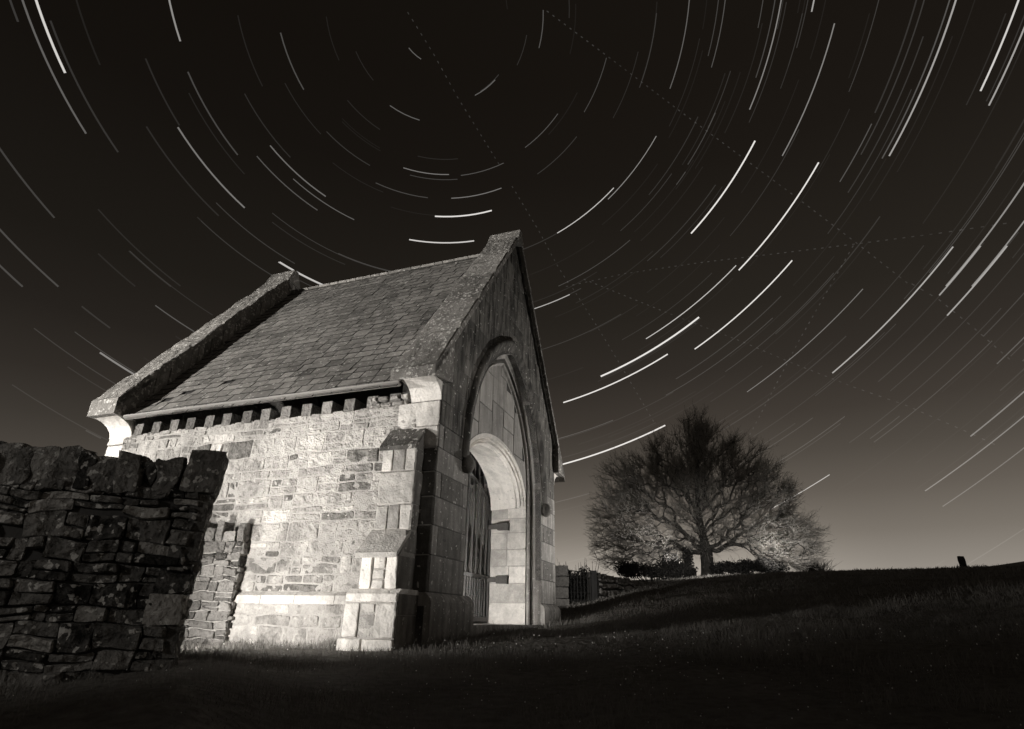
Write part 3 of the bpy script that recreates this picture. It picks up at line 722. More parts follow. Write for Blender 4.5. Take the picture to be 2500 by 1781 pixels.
# squared stones of the wall end
for (x1, z0, z1, t, y1, lab) in ((.24, .995-.29, .985, .45, .03, 'big squared cap stone on the wall end'), (.15, .475, .70, .35, .01, None), (.21, .285, .472, .22, .02, None), (.235, .108, .283, .12, .02, None), (.25, -.065, .105, 1.0, .035, 'pale squared block near the foot of the wall end'), (.16, -.24, -.07, .3, .01, None), (.22, -.42, -.245, .3, .03, None)):
    mb = MB(); x0 = .035 if z1 > .9 else (.045 if t < .9 else .06)
    rock(mb, (x0, -.37 if z1 > .9 else -.30, Zf(z0)), (x1, y1, Zf(z1)), t, .010, .014, .04, lean=((-.10, 0) if z1 > .9 else (0, 0)))
    tag(mb.build('quoin_stone', M['field'], fwall), lab)
x = .26; i = 0
while x < 5.0:
    wd = rs.choice((rs.uniform(.06, .10), rs.uniform(.10, .15))); hgt = rs.uniform(.185, .245)
    mb = MB(); rock(mb, (x-.008, -.36+rs.uniform(-.03, .04), Zf(.67)), (x+wd+.004, .02+rs.uniform(-.04, .03), Zf(.69)+hgt), max(0, rs.gauss(.36, .22)), .024, .012, .025, lean=(rs.uniform(-.07, .07), 0))
    mb.build('coping_stone', M['field'], fwall); x += wd; i += 1
mb = MB(); rock(mb, (1.30, -.33, Zf(.90)), (1.85, -.05, Zf(.965)), 1.0, .02, .025, .05); tag(mb.build('coping_slab', M['field'], fwall), 'flat slab on top of the wall, pale tone painting its lit top')  # pale tone stands in for torchlight on the wall top

# ------------------------------------------------------------------ low wall that abuts the chapel
p0 = cw(-.13, 2.42); lw = empty('garden_wall', (p0.x, p0.y, EYE-.45), math.atan2(.06, -.998))
tag(lw, 'low rubble wall abutting the chapel side, lit by torch, topped with upright stones', 'stone wall')
mb = MB(); mb.box((.02, -.42, -.35), (3.2, -.02, Zf(.80)), .5, 1)
for r in courses(0, 3.2, -.35, Zf(.80), (.05, .13), (.10, .32), .3, rs):
    patch(mb, Vector((0, 0, 0)), vx, vz, vy, r, relief=rs.uniform(.0, .022), joint=rs.uniform(.004, .014), bev=.009, rough=.016, tone=rs.gauss(.45, .25), warp=.025, wf=7, skew=.10, res=.035, rcorner=.03, sink=.01)
for r in courses(-.42, 0, -.35, Zf(.80), (.06, .16), (.12, .3), .3, rs):
    patch(mb, Vector((0, 0, 0)), vy, vz, -vx, r, relief=rs.uniform(.0, .02), joint=.012, bev=.02, rough=.01, tone=rs.gauss(.5, .2), warp=.02, res=.08, rcorner=.02, sink=.02)
mb.build('wall_body', [M['lowwall'], M['mortar']], lw)
x = .0; i = 0
while x < 3.1:
    wd = rs.uniform(.09, .15) if i % 2 == 0 else rs.uniform(.12, .2)
    hgt = rs.uniform(.22, .26) if i % 2 == 0 else rs.uniform(.12, .16)
    mb = MB(); rock(mb, (x, -.40, Zf(.79)), (x+wd-.01, .02, Zf(.79)+hgt), rs.uniform(.4, .9), .012, .02, .05)
    mb.build('coping_stone', M['lowwall'], lw); x += wd; i += 1

# ------------------------------------------------------------------ pillar, iron gate and field wall across the slope
def polar(az, d): return d*math.sin(math.radians(az)), d*math.cos(math.radians(az))
def face(az): return math.radians(-az)
px, py = polar(4.85, 22); zb = gh(px, py)
pil = empty('gate_pillar', (px, py, zb), face(4.85)); tag(pil, 'squat pillar of four squared stones beside the iron gate, just past the chapel', 'pillar')
z = -.25; 
for i, h in enumerate((.50, .38, .36, .36)):
    mb = MB(); q = .02*(i % 2); rock(mb, (-.31+q, -.3, z), (.31-q, .3, z+h-.012), (.75, .45, .3, .4)[i], .015, .03, .09); mb.build('block', M['lowwall'], pil); z += h
gx_, gy_ = polar(6.55, 21.9); fg_ = empty('field_gate', (gx_, gy_, gh(gx_, gy_)), face(6.5)); tag(fg_, 'black iron field gate between the stone pillar and a dark post', 'gate')
zt = EYE+1.66-gh(gx_, gy_)
mb = MB(); mb.tube([(-.52, 0, zt), (.45, 0, zt-.10)], .018, 5); mb.tube([(-.52, 0, zt-.24), (.45, 0, zt-.26)], .012, 5); mb.tube([(-.52, 0, .1), (.45, 0, .1)], .02, 5)
mb.tube([(-.52, 0, zt-.75), (.45, 0, zt-.75)], .012, 5)
mb.build('gate_frame', M['blackiron'], fg_)
for i in range(9):
    x = -.5+i*.115; top = zt-.01-(x+.52)*.1
    mb = MB(); mb.tube([(x, 0, .05), (x, 0, top)], .011 if i % 2 else .013, 5); mb.build('gate_bar', M['blackiron'], fg_)
px, py = polar(7.95, 22.1); mb = MB(); rock(mb, (-.13, -.12, -.3), (.12, .12, EYE+1.66-gh(px, py)), .3, .008, .02, .1)
o = mb.build('gate_post', M['blackiron']); o.location = (px, py, gh(px, py)); o.rotation_euler.z = face(7.9); tag(o, 'dark square post where the iron gate meets the field wall', 'post')
x0, y0 = polar(8.35, 22.1); x1, y1 = polar(13.6, 29.5); ln = math.hypot(x1-x0, y1-y0)
fl = empty('field_wall', (x0, y0, gh(x0, y0)), math.atan2(y1-y0, x1-x0)); tag(fl, 'distant rounded-stone field wall running uphill from the gate post towards the tree', 'stone wall')
mb = MB(); mb.box((0, .0, -.8), (ln, .4, EYE+1.42-gh(x0, y0)), .5, 1); zt = EYE+1.45-gh(x0, y0)
rs = random.Random(8); 
for r in courses(0, ln, -.5, zt, (.16, .34), (.22, .5), .1, rs):
    patch(mb, Vector((0, 0, 0)), vx, vz, -vy, r, relief=rs.uniform(.03, .08), joint=.045, bev=.08, rough=.03, tone=rs.uniform(.3, .95), warp=.10, wf=1.3, res=.12, rcorner=.06, sink=.03)
x = 0
while x < ln:
    w_ = rs.uniform(.18, .4); rock(mb, (x, -.02, zt-.06), (x+w_, .4, zt+rs.uniform(.10, .18)), rs.uniform(.1, .5), .03, .05, .1); x += w_
mb.build('wall_body', [M['lowwall'], M['fieldcore']], fl)

# ------------------------------------------------------------------ standing post, rock and block on the crest
px, py = polar(36.92, 43.5); mb = MB(); rock(mb, (-.18, -.15, -.3), (.17, .15, .88), .3, .012, .05, .1, lean=(-.03, 0)); o = mb.build('standing_stone', M['fieldcore']); o.location = (px, py, gh(px, py)-.03); o.rotation_euler.z = face(37)
tag(o, 'dark upright stone standing alone on the crest at the right of the field', 'standing stone')
px, py = polar(37.75, 43); mb = MB(); rock(mb, (-.2, -.15, -.15), (.2, .15, .16), .3, .04, .08, .08); o = mb.build('rock', M['fieldcore']); o.location = (px, py, gh(px, py)); tag(o, 'small dark rock in the grass right of the standing stone', 'rock')
px, py = polar(16.6, 39); mb = MB(); rock(mb, (-.36, -.3, -.2), (.36, .3, .52), .1, .02, .04, .12); o = mb.build('stone_block', M['fieldcore']); o.location = (px, py, gh(px, py)); o.rotation_euler.z = face(16); tag(o, 'dark square block left of the tree trunk', 'block')

# ------------------------------------------------------------------ the bare tree
TX, TY = polar(18.0, 42.0); TZ = gh(TX, TY)
tree = empty('bare_tree', (TX, TY, TZ-.1), face(18)); tag(tree, 'broad leafless tree with pale lower twigs on the crest of the field', 'tree')
def grow_tree():
    R = np.random.default_rng(11)
    lobes = [((-4.3, 0, 6.3), (2.5, 2.4, 2.2), 420), ((-5.1, .3, 4.2), (2.6, 2.4, 2.0), 420), ((-1.0, 0, 6.8), (2.3, 3.2, 3.2), 640), ((.9, 0, 7.6), (1.9, 2.6, 2.7), 430), ((0, 0, 5.4), (2.2, 2.6, 2.2), 200), ((.35, 0, 10.0), (1.15, 1.2, 1.5), 90), ((.2, 0, 9.0), (1.8, 1.6, 1.3), 130), ((3.3, 0, 6.9), (2.2, 2.4, 2.1), 330), ((3.7, 0, 4.9), (2.5, 2.6, 1.7), 360), ((4.9, -.5, 2.3), (2.4, 2.6, 1.9), 420), ((-4.9, 0, 2.1), (2.6, 2.6, 1.9), 380), ((-1.5, 0, 2.6), (2.4, 3.0, 1.6), 200), ((1.5, 0, 3.2), (2.2, 3.0, 1.6), 180)]
    for _ in range(9):
        th = R.uniform(.05, 3.05); lobes.append(((6.0*math.cos(th)*R.uniform(.85, 1.08), R.uniform(-1, 1), 2.6+7.2*math.sin(th)**1.3*R.uniform(.8, 1.02)), (R.uniform(.5, 1.1), .9, R.uniform(.5, 1.1)), 38))
    pts = []
    for c, r, n_ in lobes:
        q = R.normal(size=(n_, 3)); q /= np.linalg.norm(q, axis=1)[:, None]; rad = R.random(n_)**.42
        pts.append(np.array(c)+q*rad[:, None]*np.array(r))
    P = np.concatenate(pts)
    for _ in range(34):
        hc = P[R.integers(len(P))]+R.normal(size=3)*.5; P = P[np.linalg.norm((P-hc)*np.array([1, .45, 1]), axis=1) > R.uniform(.3, .6)]
    P = P[(P[:, 2] > .35) & ~((np.abs(P[:, 0]) < 1.6) & (P[:, 2] < 1.5))]
    trunk = np.array([[.12*math.sin(k*.5), .1*math.cos(k*.7), k*.45] for k in range(25)]); trunk[:, 0] -= 0.0
    root = np.array([0, 0, 1.0]); dist = np.linalg.norm(P-root, axis=1); P = P[np.argsort(dist)]
    nodes = list(map(np.array, trunk)); par = [-1]+list(range(24)); cost = [i*.45 for i in range(25)]
    A = np.zeros((len(P)+25, 3)); A[:25] = trunk; Cst = np.zeros(len(P)+25); Cst[:25] = cost; n_ = 25; par = par+[0]*len(P)
    for p in P:
        d = np.linalg.norm(A[:n_]-p, axis=1)
        low = np.clip(A[:n_, 2]-p[2], 0, 10)*.15
        pen = np.where(np.arange(n_) < 25, np.clip(1.5-A[:n_, 2], 0, 5)*2, 0)
        k = int(np.argmin(d*1.0+Cst[:n_]*.30+low+pen)); A[n_] = p; Cst[n_] = Cst[k]+d[k]; par[n_] = k; n_ += 1
    rad = np.zeros(n_); ch = np.zeros(n_, int)
    for i in range(n_-1, -1, -1):
        if ch[i] == 0: rad[i] = .0125**2.1
        if par[i] >= 0: rad[par[i]] += rad[i]; ch[par[i]] += 1
    rad = rad**(1/2.1); rad[:25] = np.maximum(rad[:25], np.linspace(.27, .05, 25))
    return A[:n_], np.array(par[:n_]), rad, ch
A_, par_, rad_, ch_ = grow_tree()
def curved(p, q, bend):
    m = (p+q)/2; L = np.linalg.norm(q-p); m = m+bend*L; return [p, (p*.56+m*.44)*1.0, m*.5+q*.25+p*.25 if False else m, q]
limb, fine = MB(), MB()
R = np.random.default_rng(3)
for i in range(1, len(A_)):
    k = par_[i]; p, q = A_[k], A_[i]; r0 = min(rad_[k], rad_[i]*1.5+.004); r1 = rad_[i]; L = np.linalg.norm(q-p)
    m = (p+q)/2+R.normal(size=3)*L*.07+np.array([0, 0, -.04*L]) if i >= 25 else (p+q)/2
    tgt = limb if r1 > .030 else fine
    if i < 25: limb.tube([p, q], [rad_[k], rad_[i]], 8, .3)
    else: tgt.tube([p, m, q], [r0, (r0+r1)/2, r1], 6 if r1 > .05 else 4, .5)
limb.build('trunk', M['bark'], tree, smooth=True)
fine.build('branches', M['bark'], tree, smooth=True)
# thousands of twigs on every outer node, built in one go
tips = np.where((ch_ <= 2) & (np.arange(len(A_)) >= 25))[0]; V, F, T = [], [], []
cen = np.array([0, 0, 3.5]); reps = 4
base = np.repeat(A_[tips], reps, axis=0); n_ = len(base)
out = base-cen; out /= np.linalg.norm(out, axis=1)[:, None]
dirn = A_[tips]-A_[par_[tips]]; dirn /= np.linalg.norm(dirn, axis=1)[:, None]+1e-6; dirn = np.repeat(dirn, reps, axis=0)
dr = out*.7+dirn*.6+R.normal(size=(n_, 3))*.42; dr[:, 2] += .10; dr /= np.linalg.norm(dr, axis=1)[:, None]
off = R.random((n_, 1))*.5; base = base-dirn*off
ln_ = R.uniform(.35, .95, n_); cv = R.normal(size=(n_, 3))*.16; cv[:, 2] += .16
p1 = base+dr*ln_[:, None]*.5+cv*ln_[:, None]*.2; p2 = base+dr*ln_[:, None]+cv*ln_[:, None]*.7
def strands(b0, b1, b2, w0, w1, w2):
    ax = b2-b0; s1 = np.cross(ax, np.array([.3, .2, 1.0])+R.normal(size=ax.shape)*.3); s1 /= np.linalg.norm(s1, axis=1)[:, None]+1e-6
    s2 = np.cross(ax, s1); s2 /= np.linalg.norm(s2, axis=1)[:, None]+1e-6
    vs = []
    for c_, w_ in ((b0, w0), (b1, w1), (b2, w2)):
        for th in (0, 2.094, 4.189): vs.append(c_+(s1*math.cos(th)+s2*math.sin(th))*w_)
    vs = np.stack(vs, 1); m = len(b0); idx = np.arange(m)[:, None]*9
    f = []
    for r_ in (0, 3):
        for a in range(3):
            b_ = (a+1) % 3; f.append(np.concatenate([idx+r_+a, idx+r_+b_, idx+r_+3+b_, idx+r_+3+a], 1))
    return vs.reshape(-1, 3), np.concatenate(f, 0)
v1, f1 = strands(base, p1, p2, .0105, .008, .004)
sb = np.concatenate([base*.45+p1*.55, p1, p1*.4+p2*.6]); sd = np.tile(dr, (3, 1))+R.normal(size=(3*n_, 3))*.55; sd[:, 2] += .12; sd /= np.linalg.norm(sd, axis=1)[:, None]; sl = np.tile(ln_, 3)*R.uniform(.25, .6, 3*n_)
v2, f2 = strands(sb, sb+sd*sl[:, None]*.5, sb+sd*sl[:, None]+np.array([0, 0, .03]), .0065, .0055, .003)
def bigmesh(name, v, f, mat, parent=None, tone=None):
    me = bpy.data.meshes.new(name); me.vertices.add(len(v)); me.vertices.foreach_set('co', v.astype(np.float32).ravel())
    nf, k = f.shape; me.loops.add(nf*k); me.loops.foreach_set('vertex_index', f.astype(np.int32).ravel()); me.polygons.add(nf)
    me.polygons.foreach_set('loop_start', (np.arange(nf)*k).astype(np.int32)); me.materials.append(mat)
    if tone is not None: at = me.attributes.new('tone', 'FLOAT', 'POINT'); at.data.foreach_set('value', tone.astype(np.float32))
    me.update(calc_edges=True); o = bpy.data.objects.new(name, me); C.objects.link(o)
    if parent is not None: o.parent = parent
    return o
vv = np.concatenate([v1, v2]); ff = np.concatenate([f1, f2+len(v1)])
keep = None
vv[:, 2] = np.maximum(vv[:, 2], .12)
o = bigmesh('twigs', vv, ff, M['twig'], tree, R.random(len(vv))*.0+.5)
print('TREE', len(A_), 'tips', len(tips), 'twig verts', len(vv))

# ------------------------------------------------------------------ scrub
def bush(name, az, d, w_, h_, dep, n_, label, cat='shrub', leaf=.06, sink=.0, twigs=30):
    x, y = polar(az, d); root = empty(name, (x, y, gh(x, y)), face(az)); tag(root, label, cat, 'dark shrubs round the tree and gate')
    st = MB(); R = np.random.default_rng(int(az*10+d))
    for i in range(twigs):
        a = R.uniform(-1, 1)*w_*.4; p = [(a*.5, R.uniform(-.1, .1), -.1), (a*.9, R.uniform(-.3, .3)*dep, h_*.5), (a*1.15+R.normal()*.1, R.uniform(-.4, .4)*dep, h_*R.uniform(.75, 1.08))]
        st.tube(p, [.02, .012, .004], 4, .3)
    st.build('stems', M['leaf'], root)
    lob = [(R.uniform(-.36, .36)*w_, R.uniform(-.3, .3)*dep, h_*R.uniform(.25, .62), R.uniform(.14, .24)*w_, h_*R.uniform(.25, .4)) for _ in range(9)]
    li = R.integers(0, 9, n_); q = R.normal(size=(n_, 3)); q /= np.linalg.norm(q, axis=1)[:, None]; q *= (R.random(n_)**.45)[:, None]
    L_b = np.array(lob); c = np.stack([L_b[li, 0]+q[:, 0]*L_b[li, 3], L_b[li, 1]+q[:, 1]*dep*.5, L_b[li, 2]+q[:, 2]*L_b[li, 4]], 1); c = c[c[:, 2] > 0]; m = len(c)
    u = R.normal(size=(m, 3)); u /= np.linalg.norm(u, axis=1)[:, None]; v = np.cross(u, R.normal(size=(m, 3))); v /= np.linalg.norm(v, axis=1)[:, None]
    s = R.uniform(.5, 1.3, m)[:, None]*leaf
    V = np.stack([c-u*s, c+v*s*.5, c+u*s, c-v*s*.5], 1).reshape(-1, 3); F = np.arange(m*4).reshape(-1, 4)
    bigmesh('leaves', V, F, M['leaf'], root, np.repeat(R.random(m), 4)); return root
bush('dark_shrub', 13.6, 37, 4.6, 1.25, 1.6, 9000, 'long dark shrub below the left side of the tree, beside the field wall', leaf=.07)
bush('dark_shrub', 15.6, 39.5, 1.9, 1.9, 1.4, 4200, 'taller rounded dark shrub just left of the tree trunk', leaf=.07)
bush('dark_shrub', 20.0, 40.0, 2.6, .95, 1.4, 4200, 'dark shrub just right of the tree trunk', leaf=.07)
bush('dark_shrub', 22.2, 40.2, 3.4, 1.15, 1.5, 5600, 'rounded dark shrub under the right limbs of the tree', leaf=.07)
bush('dark_shrub', 6.5, 23.6, 2.0, 1.45, .8, 5000, 'dark shrub directly behind the iron field gate', leaf=.05)
def clump(az, d, w_, h_, label):
    x, y = polar(az, d); R = np.random.default_rng(5); n_ = 320
    b0 = np.stack([R.normal(size=n_)*w_*.22, R.normal(size=n_)*.15, np.zeros(n_)-.05], 1); sp = np.stack([R.normal(size=n_)*w_*.3, R.normal(size=n_)*.2, R.uniform(.45, 1, n_)*h_], 1)
    v, f = strands(b0, b0+sp*.55, b0+sp, .012, .009, .003); o = bigmesh('reed_clump', v, f, M['bark'], None, np.full(len(v), .4)); o.location = (x, y, gh(x, y)); o.rotation_euler.z = face(az); tag(o, label, 'plant')
clump(26.75, 43.5, 1.5, .95, 'twiggy clump on the crest just right of the tree')

# ------------------------------------------------------------------ grass
def grass(n_, d0, d1, a0, a1, h0, h1, wd, name, seed, label):
    R = np.random.default_rng(seed)
    d = np.sqrt(R.uniform(d0*d0, d1*d1, n_)) if d1 < 20 else np.exp(R.uniform(math.log(d0), math.log(d1), n_)); az = np.radians(R.uniform(a0, a1, n_)); x = d*np.sin(az); y = d*np.cos(az)
    # keep clear of the chapel and the walls
    rx, ry = x-AX, y-AY; w = rx*WX+ry*WY; b = rx*BX+ry*BY
    ok = ~((w > -.02) & (w < W_+.02) & (b > -.04) & (b < L_)); ok &= ~((w > -.40) & (w <= 0) & (b > .12) & (b < .68))
    fx = (x-FX)*(-.93)+(y-FY)*(-.367); fy = (x-FX)*(.367)+(y-FY)*(-.93); ok &= ~((fx > 0) & (fy < 0.01) & (fy > -.36))
    ok &= ~((fx > .1) & (fy < -.36) & (fy > -6) & (w < -.6) & (fx > .9))
    x, y, w, b, d = x[ok], y[ok], w[ok], b[ok], d[ok]; m = len(x); z = ghn(x, y)
    pat = np.array([pn(x_*1.1, y_*1.1, 5)+.6*pn(x_*4, y_*4, 9) for x_, y_ in zip(x, y)])
    near = np.exp(-np.clip(-w, 0, 9)*5)*((b > -.1) & (b < L_) & (w < 0))+np.exp(-np.clip(-b, 0, 9)*6)*((w > -.1) & (w < W_) & (b < 0))
    h = R.uniform(h0, h1, m)*(1+1.0*pat)*(1+1.1*near); h *= R.choice([1, 1, 1, 1.6], m)
    dx, dy = R.normal(size=m)*.45, R.normal(size=m)*.45; ta = R.uniform(0, 6.283, m); ww = wd*R.uniform(.6, 1.3, m)*np.clip(d/5, .7, 9 if d1 > 20 else 2)
    sx_, sy_ = np.cos(ta)*ww, np.sin(ta)*ww
    base = np.stack([x, y, z-.02], 1); S = np.stack([sx_, sy_, 0*x], 1)
    mid = base+np.stack([dx*h*.35, dy*h*.35, h*.62], 1); tip = base+np.stack([dx*h, dy*h, h], 1)
    V = np.stack([base-S, base+S, mid+S*.7, mid-S*.7, tip], 1).reshape(-1, 3); k = np.arange(m)[:, None]*5
    F = np.concatenate([k+[[0, 1, 2]], k+[[0, 2, 3]], k+[[3, 2, 4]]], 0)
    tn = np.clip(.42+.55*pat+R.normal(size=m)*.16, 0, 1)
    o = bigmesh(name, V, F, M['grass'], None, np.repeat(tn, 5)); tag(o, label, 'grass', kind='stuff')
grass(150000, 2.1, 9.5, -46, 46, .025, .060, .0017, 'grass', 1, 'short rough grass in front of the chapel')
grass(110000, 9.5, 60, -16, 46, .035, .075, .0030, 'grass', 2, 'rough grass of the field up to the crest')
# dew drops in the foreground turf; near-white colour paints in their glint
R = np.random.default_rng(9); n_ = 560; d = R.uniform(2.3, 6.8, n_)**1.0; az = np.radians(np.where(R.random(n_) < .7, R.uniform(-12, 44, n_), R.uniform(-44, 44, n_))); x = d*np.sin(az); y = d*np.cos(az)
mb = MB(); 
oc = [Vector(p) for p in ((1, 0, 0), (-1, 0, 0), (0, 1, 0), (0, -1, 0), (0, 0, 1), (0, 0, -1))]; of = [(0, 2, 4), (2, 1, 4), (1, 3, 4), (3, 0, 4), (2, 0, 5), (1, 2, 5), (3, 1, 5), (0, 3, 5)]
for a, b_, q in zip(x, y, d):
    w = (a-AX)*WX+(b_-AY)*WY; bb = (a-AX)*BX+(b_-AY)*BY
    if w > -.1 and bb > -.1: continue
    c = Vector((a, b_, gh(a, b_)+random.uniform(.035, .07))); r_ = random.choice((.0012, .0016, .0022, .0034))*q/2.9
    mb.add([c+p*r_ for p in oc], of, 1.5)
dm = bpy.data.materials.new('dew'); dm.use_nodes = True; db = dm.node_tree.nodes['Principled BSDF']; db.inputs['Base Color'].default_value = (.9, .9, .88, 1); db.inputs['Roughness'].default_value = .3
tag(mb.build('dew_drops', dm), 'dew drops in the dark grass, their glint painted white', 'dew', kind='stuff')

ARCS=[(29.13,8.9,27.8,1,5),(34.6,8.5,27.3,1,4.5),(31.74,-9.4,9.5,0.45,3.5),(21.31,15.9,34.7,0.5,2.5),(20.95,31.7,50.4,0.8,3),(14.6,1.9,20.4,0.2,2.5),(8.71,-13.6,5.2,0.25,3),(7.44,-0.0,19.0,0.12,2.5),(12.7,26.4,45.2,0.25,2.5),(15.29,28.2,46.7,0.15,2),(20.65,-13.7,5.1,0.3,3),(18.13,-11.1,7.1,0.15,2.5),(27.6,-14.3,4.5,0.45,3.5),(27.15,-19.6,-0.7,0.2,3),(23.43,-19.8,-1.0,0.25,2.5),(22.91,-21.8,-3.0,0.18,2.5),(26.27,-27.3,-8.5,0.2,2.5),(39.1,-13.8,5.0,0.6,4.5),(38.73,-13.3,5.5,0.25,3.5),(42.64,-22.2,-3.4,0.85,4.5),(43.53,-21.1,-2.2,0.6,4),(36.71,-18.1,0.7,0.13,4),(36.84,2.0,9.8,0.25,3),(25.02,-1.0,9.9,0.14,2.5),(25.06,6.8,17.8,0.2,2.5),(47.96,-3.8,15.1,0.5,4),(49.34,-4.9,14.0,0.5,3.5),(29.31,-10.7,0.2,0.12,2.5),(33.93,-10.6,-2.8,0.06,3),(34.87,0.9,9.8,0.09,2.5),(42.21,-10.5,-1.9,0.1,3),(29.94,-29.7,-10.9,0.6,4),(25.56,37.1,55.8,0.2,2),(28.72,18.0,34.9,0.1,2),(24.3,21.0,37.4,0.14,2),(25.24,19.2,22.3,0.2,2.5),(37.49,21.6,40.3,1,4),(35.34,36.7,55.4,1,6),(36.47,44.1,62.8,1,4.5),(42.21,49.9,65.7,1,5),(34.13,27.0,45.7,0.8,3),(52.99,37.1,44.3,0.7,2.5),(43.42,19.7,38.3,0.4,2.5),(46.58,11.4,29.3,0.65,4),(49.43,9.4,17.5,0.6,4),(48.04,10.3,16.2,0.55,4),(26.77,54.3,62.6,0.7,3),(39.74,29.2,47.7,0.18,1.8),(49.92,31.8,42.7,0.2,1.8),(56.68,6.4,25.3,0.4,3.5),(57.85,12.6,31.5,0.4,3),(59.38,12.5,31.4,0.3,2.5),(54.18,0.1,18.9,0.25,3),(39.72,56.4,65.2,0.22,2),(45.54,63.2,67.9,0.2,2),(50.58,7.9,26.7,0.12,2.5),(44.87,12.5,22.7,0.12,2),(52.47,28.0,31.6,0.15,2),(52.86,17.4,31.6,0.17,2),(42.35,34.6,42.9,0.1,1.8),(30.92,43.6,53.9,0.08,1.8),(33.05,30.4,49.3,0.12,1.8),(47.15,20.9,32.5,0.13,2),(48.0,36.3,41.2,0.12,1.8),(16.56,66.1,85.3,0.95,5),(19.01,73.5,92.6,0.85,4.5),(23.58,131.3,150.4,0.4,5),(18.26,118.7,137.9,0.35,4),(19.72,118.6,137.8,0.25,3.5),(20.91,140.4,159.4,0.2,4.5),(13.15,145.9,165.1,0.22,4),(28.42,150.4,169.4,0.13,5),(29.6,154.3,173.1,0.3,5),(28.84,162.6,181.4,0.85,6),(20.63,165.3,184.1,0.5,5),(18.82,109.0,128.1,0.3,3),(3.64,110.9,131.4,0.3,3),(8.35,96.5,115.9,0.3,3),(6.6,36.3,55.7,0.3,3),(12.74,79.9,99.1,0.4,3),(13.2,76.5,95.9,0.18,2.5),(14.88,60.5,79.5,0.4,3),(12.89,56.1,74.9,0.25,2.5),(25.53,109.4,119.4,0.8,3.5),(14.92,88.1,107.2,0.2,3),(13.76,111.4,130.5,0.14,3),(17.63,132.4,151.6,0.11,3.5),(23.4,150.6,163.0,0.1,4.5),(25.6,133.5,152.4,0.1,4.5),(25.61,109.4,119.6,0.7,3),(14.28,131.2,150.2,0.09,3),(10.57,114.4,133.6,0.09,3),(34.97,146.3,165.1,0.17,5),(38.25,139.5,158.4,0.2,5),(39.91,141.6,160.5,0.2,5),(32.72,130.6,138.0,0.1,4.5),(26.93,117.8,135.7,0.1,3.5),(22.98,106.9,125.3,0.1,3),(22.34,95.5,126.5,0.15,2.5),(22.28,94.9,109.3,0.18,2),(21.53,136.4,155.5,0.08,3.5),(16.05,151.7,170.3,0.08,3.5),(9.34,150.1,170.1,0.07,3),(26.5,163.0,181.9,0.07,4.5),(34.49,133.9,140.0,0.08,4.5),(32.2,129.7,144.7,0.09,4),(30.28,169.3,188.2,0.15,5),(40.22,126.2,131.0,0.45,5.5),(34.71,123.7,130.3,0.25,3.5),(26.94,118.5,134.8,0.09,2.5),(32.68,123.4,137.9,0.1,3),(38.25,132.2,136.2,0.12,4.5),(45.7,124.8,126.5,0.15,4),(26.11,111.5,116.1,0.15,2)]
PLANES=[[(0.0416,0.5681,0.8219),(0.1373,0.6099,0.7805),(0.2473,0.6498,0.7188),(0.3402,0.6746,0.6551),(0.4146,0.6883,0.5952),(0.4996,0.6974,0.5139),(0.5635,0.6987,0.4408)],[(0.5631,0.6968,0.4442),(0.59,0.6918,0.4163),(0.6234,0.6888,0.37),(0.6561,0.6847,0.3174)],[(0.0896,0.8481,0.5221),(0.1857,0.8244,0.5347),(0.303,0.7883,0.5354),(0.4075,0.7464,0.5261),(0.5047,0.6959,0.5109),(0.5811,0.6467,0.4941),(0.6417,0.5998,0.478)],[(-0.1621,0.5649,0.8091),(-0.1277,0.6106,0.7816),(-0.0939,0.6577,0.7474),(-0.0574,0.6998,0.712),(-0.0237,0.7356,0.677)],[(-0.0055,0.7548,0.6559),(0.0177,0.7775,0.6287),(0.0412,0.7991,0.5997),(0.0732,0.8296,0.5535),(0.0972,0.8475,0.5219)],[(0.1011,0.8486,0.5194),(0.1466,0.8771,0.4575),(0.191,0.9011,0.3893),(0.2421,0.9222,0.3014)],[(0.1194,0.8386,0.5314),(0.2529,0.8435,0.4739),(0.3708,0.8313,0.4141),(0.4342,0.8193,0.3745),(0.509,0.7967,0.3257),(0.5626,0.7741,0.2902),(0.6222,0.7454,0.2393),(0.6447,0.7329,0.2175)],[(0.5618,0.4693,0.6813),(0.5531,0.5142,0.6555),(0.5443,0.5544,0.6297),(0.5283,0.6125,0.588),(0.5017,0.6945,0.5158),(0.4777,0.7442,0.4668)],[(0.4976,0.7011,0.5108),(0.4444,0.7995,0.404),(0.3775,0.8858,0.2699)]]
ARC_W = 0.62
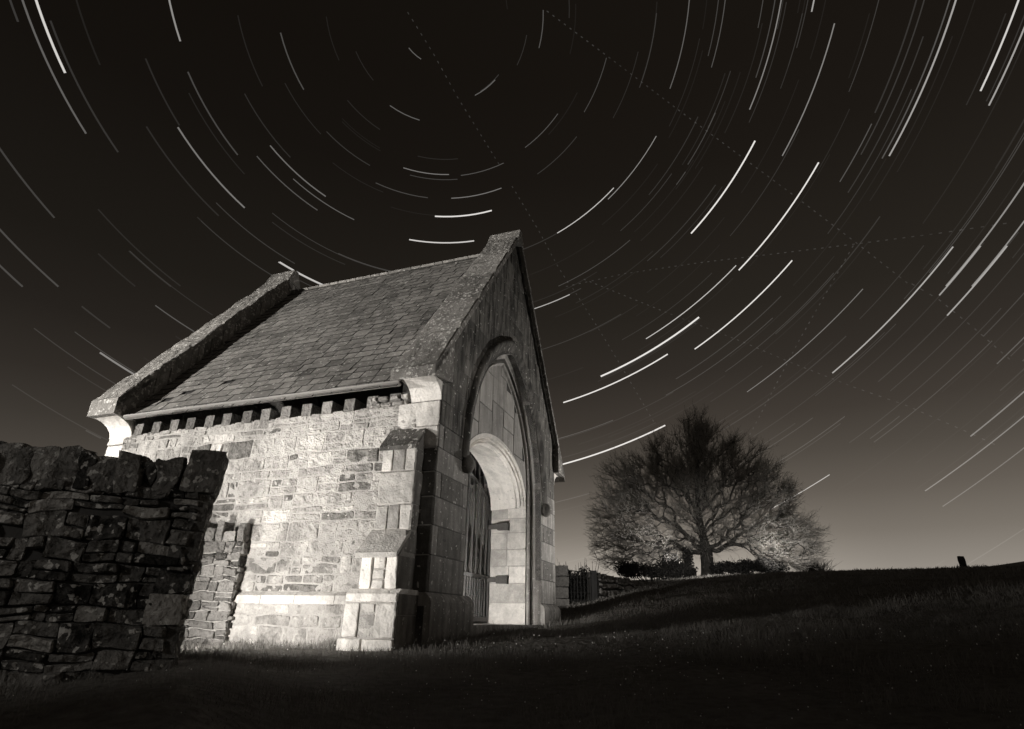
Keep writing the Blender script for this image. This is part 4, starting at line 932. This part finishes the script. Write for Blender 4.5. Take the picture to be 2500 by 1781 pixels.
# ------------------------------------------------------------------ the turning stars: arcs on the celestial sphere round the pole
P0 = Vector((-0.11507685, 0.57335731, 0.81118353)).normalized(); E1 = P0.cross(vz).normalized(); E2 = P0.cross(E1)
RS_ = 3000.0; st = MB()
def sdir(dist, ang):
    a = math.radians(dist); h = math.radians(ang); return P0*math.cos(a)+(E1*math.cos(h)+E2*math.sin(h))*math.sin(a)
def arc(dist, a0, a1, br, wd):
    n_ = max(3, int(abs(a1-a0)*math.sin(math.radians(dist))/1.0)+2); hw = math.degrees(wd/1410/2); V = []
    for i in range(n_+1):
        a = a0+(a1-a0)*i/n_
        V += [sdir(dist-hw, a)*RS_+Vector((0, 0, EYE)), sdir(dist+hw, a)*RS_+Vector((0, 0, EYE))]
    st.add(V, [(2*i, 2*i+1, 2*i+3, 2*i+2) for i in range(n_)], br)
for dist, a0, a1, br, wd in ARCS: arc(dist, a0, a1, br**1.7*.85, max(wd*ARC_W, 1.6))
rs = random.Random(77)
for i in range(360):
    dist = math.degrees(math.acos(1-rs.random()*(1-math.cos(math.radians(78)))))
    if dist < 3: continue
    a0 = rs.uniform(-110, 120) if dist > 12 else rs.uniform(0, 360); br = .006+.04*rs.random()**3
    arc(dist, a0, a0+18.85, br, rs.uniform(1.4, 2.1))
for ln in PLANES[:7]+PLANES[8:]:      # winking lights of aircraft that crossed during the exposure
    pts = [Vector(p) for p in ln]; acc = 0
    for p, q in zip(pts[:-1], pts[1:]):
        L = (q-p).length; n_ = max(1, int(L/.0100))
        for i in range(n_):
            c = (p+(q-p)*(i/n_)).normalized(); e = (p+(q-p)*((i+.32)/n_)).normalized(); sd = (e-c).cross(c).normalized()*.0007
            st.add([(c-sd)*RS_+Vector((0, 0, EYE)), (c+sd)*RS_+Vector((0, 0, EYE)), (e+sd)*RS_+Vector((0, 0, EYE)), (e-sd)*RS_+Vector((0, 0, EYE))], [(0, 1, 2, 3)], .030+.02*pn(i*.35, L*50))
sm = bpy.data.materials.new('star_light'); sm.use_nodes = True; t = sm.node_tree; t.nodes.clear()
at = N(t, 'ShaderNodeAttribute', attribute_name='tone'); em = N(t, 'ShaderNodeEmission'); em.inputs[0].default_value = (1, .965, .92, 1); oo = N(t, 'ShaderNodeOutputMaterial')
t.links.new(at.outputs['Fac'], em.inputs[1]); tr = N(t, 'ShaderNodeBsdfTransparent'); ad = N(t, 'ShaderNodeAddShader'); t.links.new(em.outputs[0], ad.inputs[0]); t.links.new(tr.outputs[0], ad.inputs[1]); t.links.new(ad.outputs[0], oo.inputs[0])
sky = st.build('sky', sm); tag(sky, 'arcing star trails turning round the pole of a clear night sky', kind='structure')
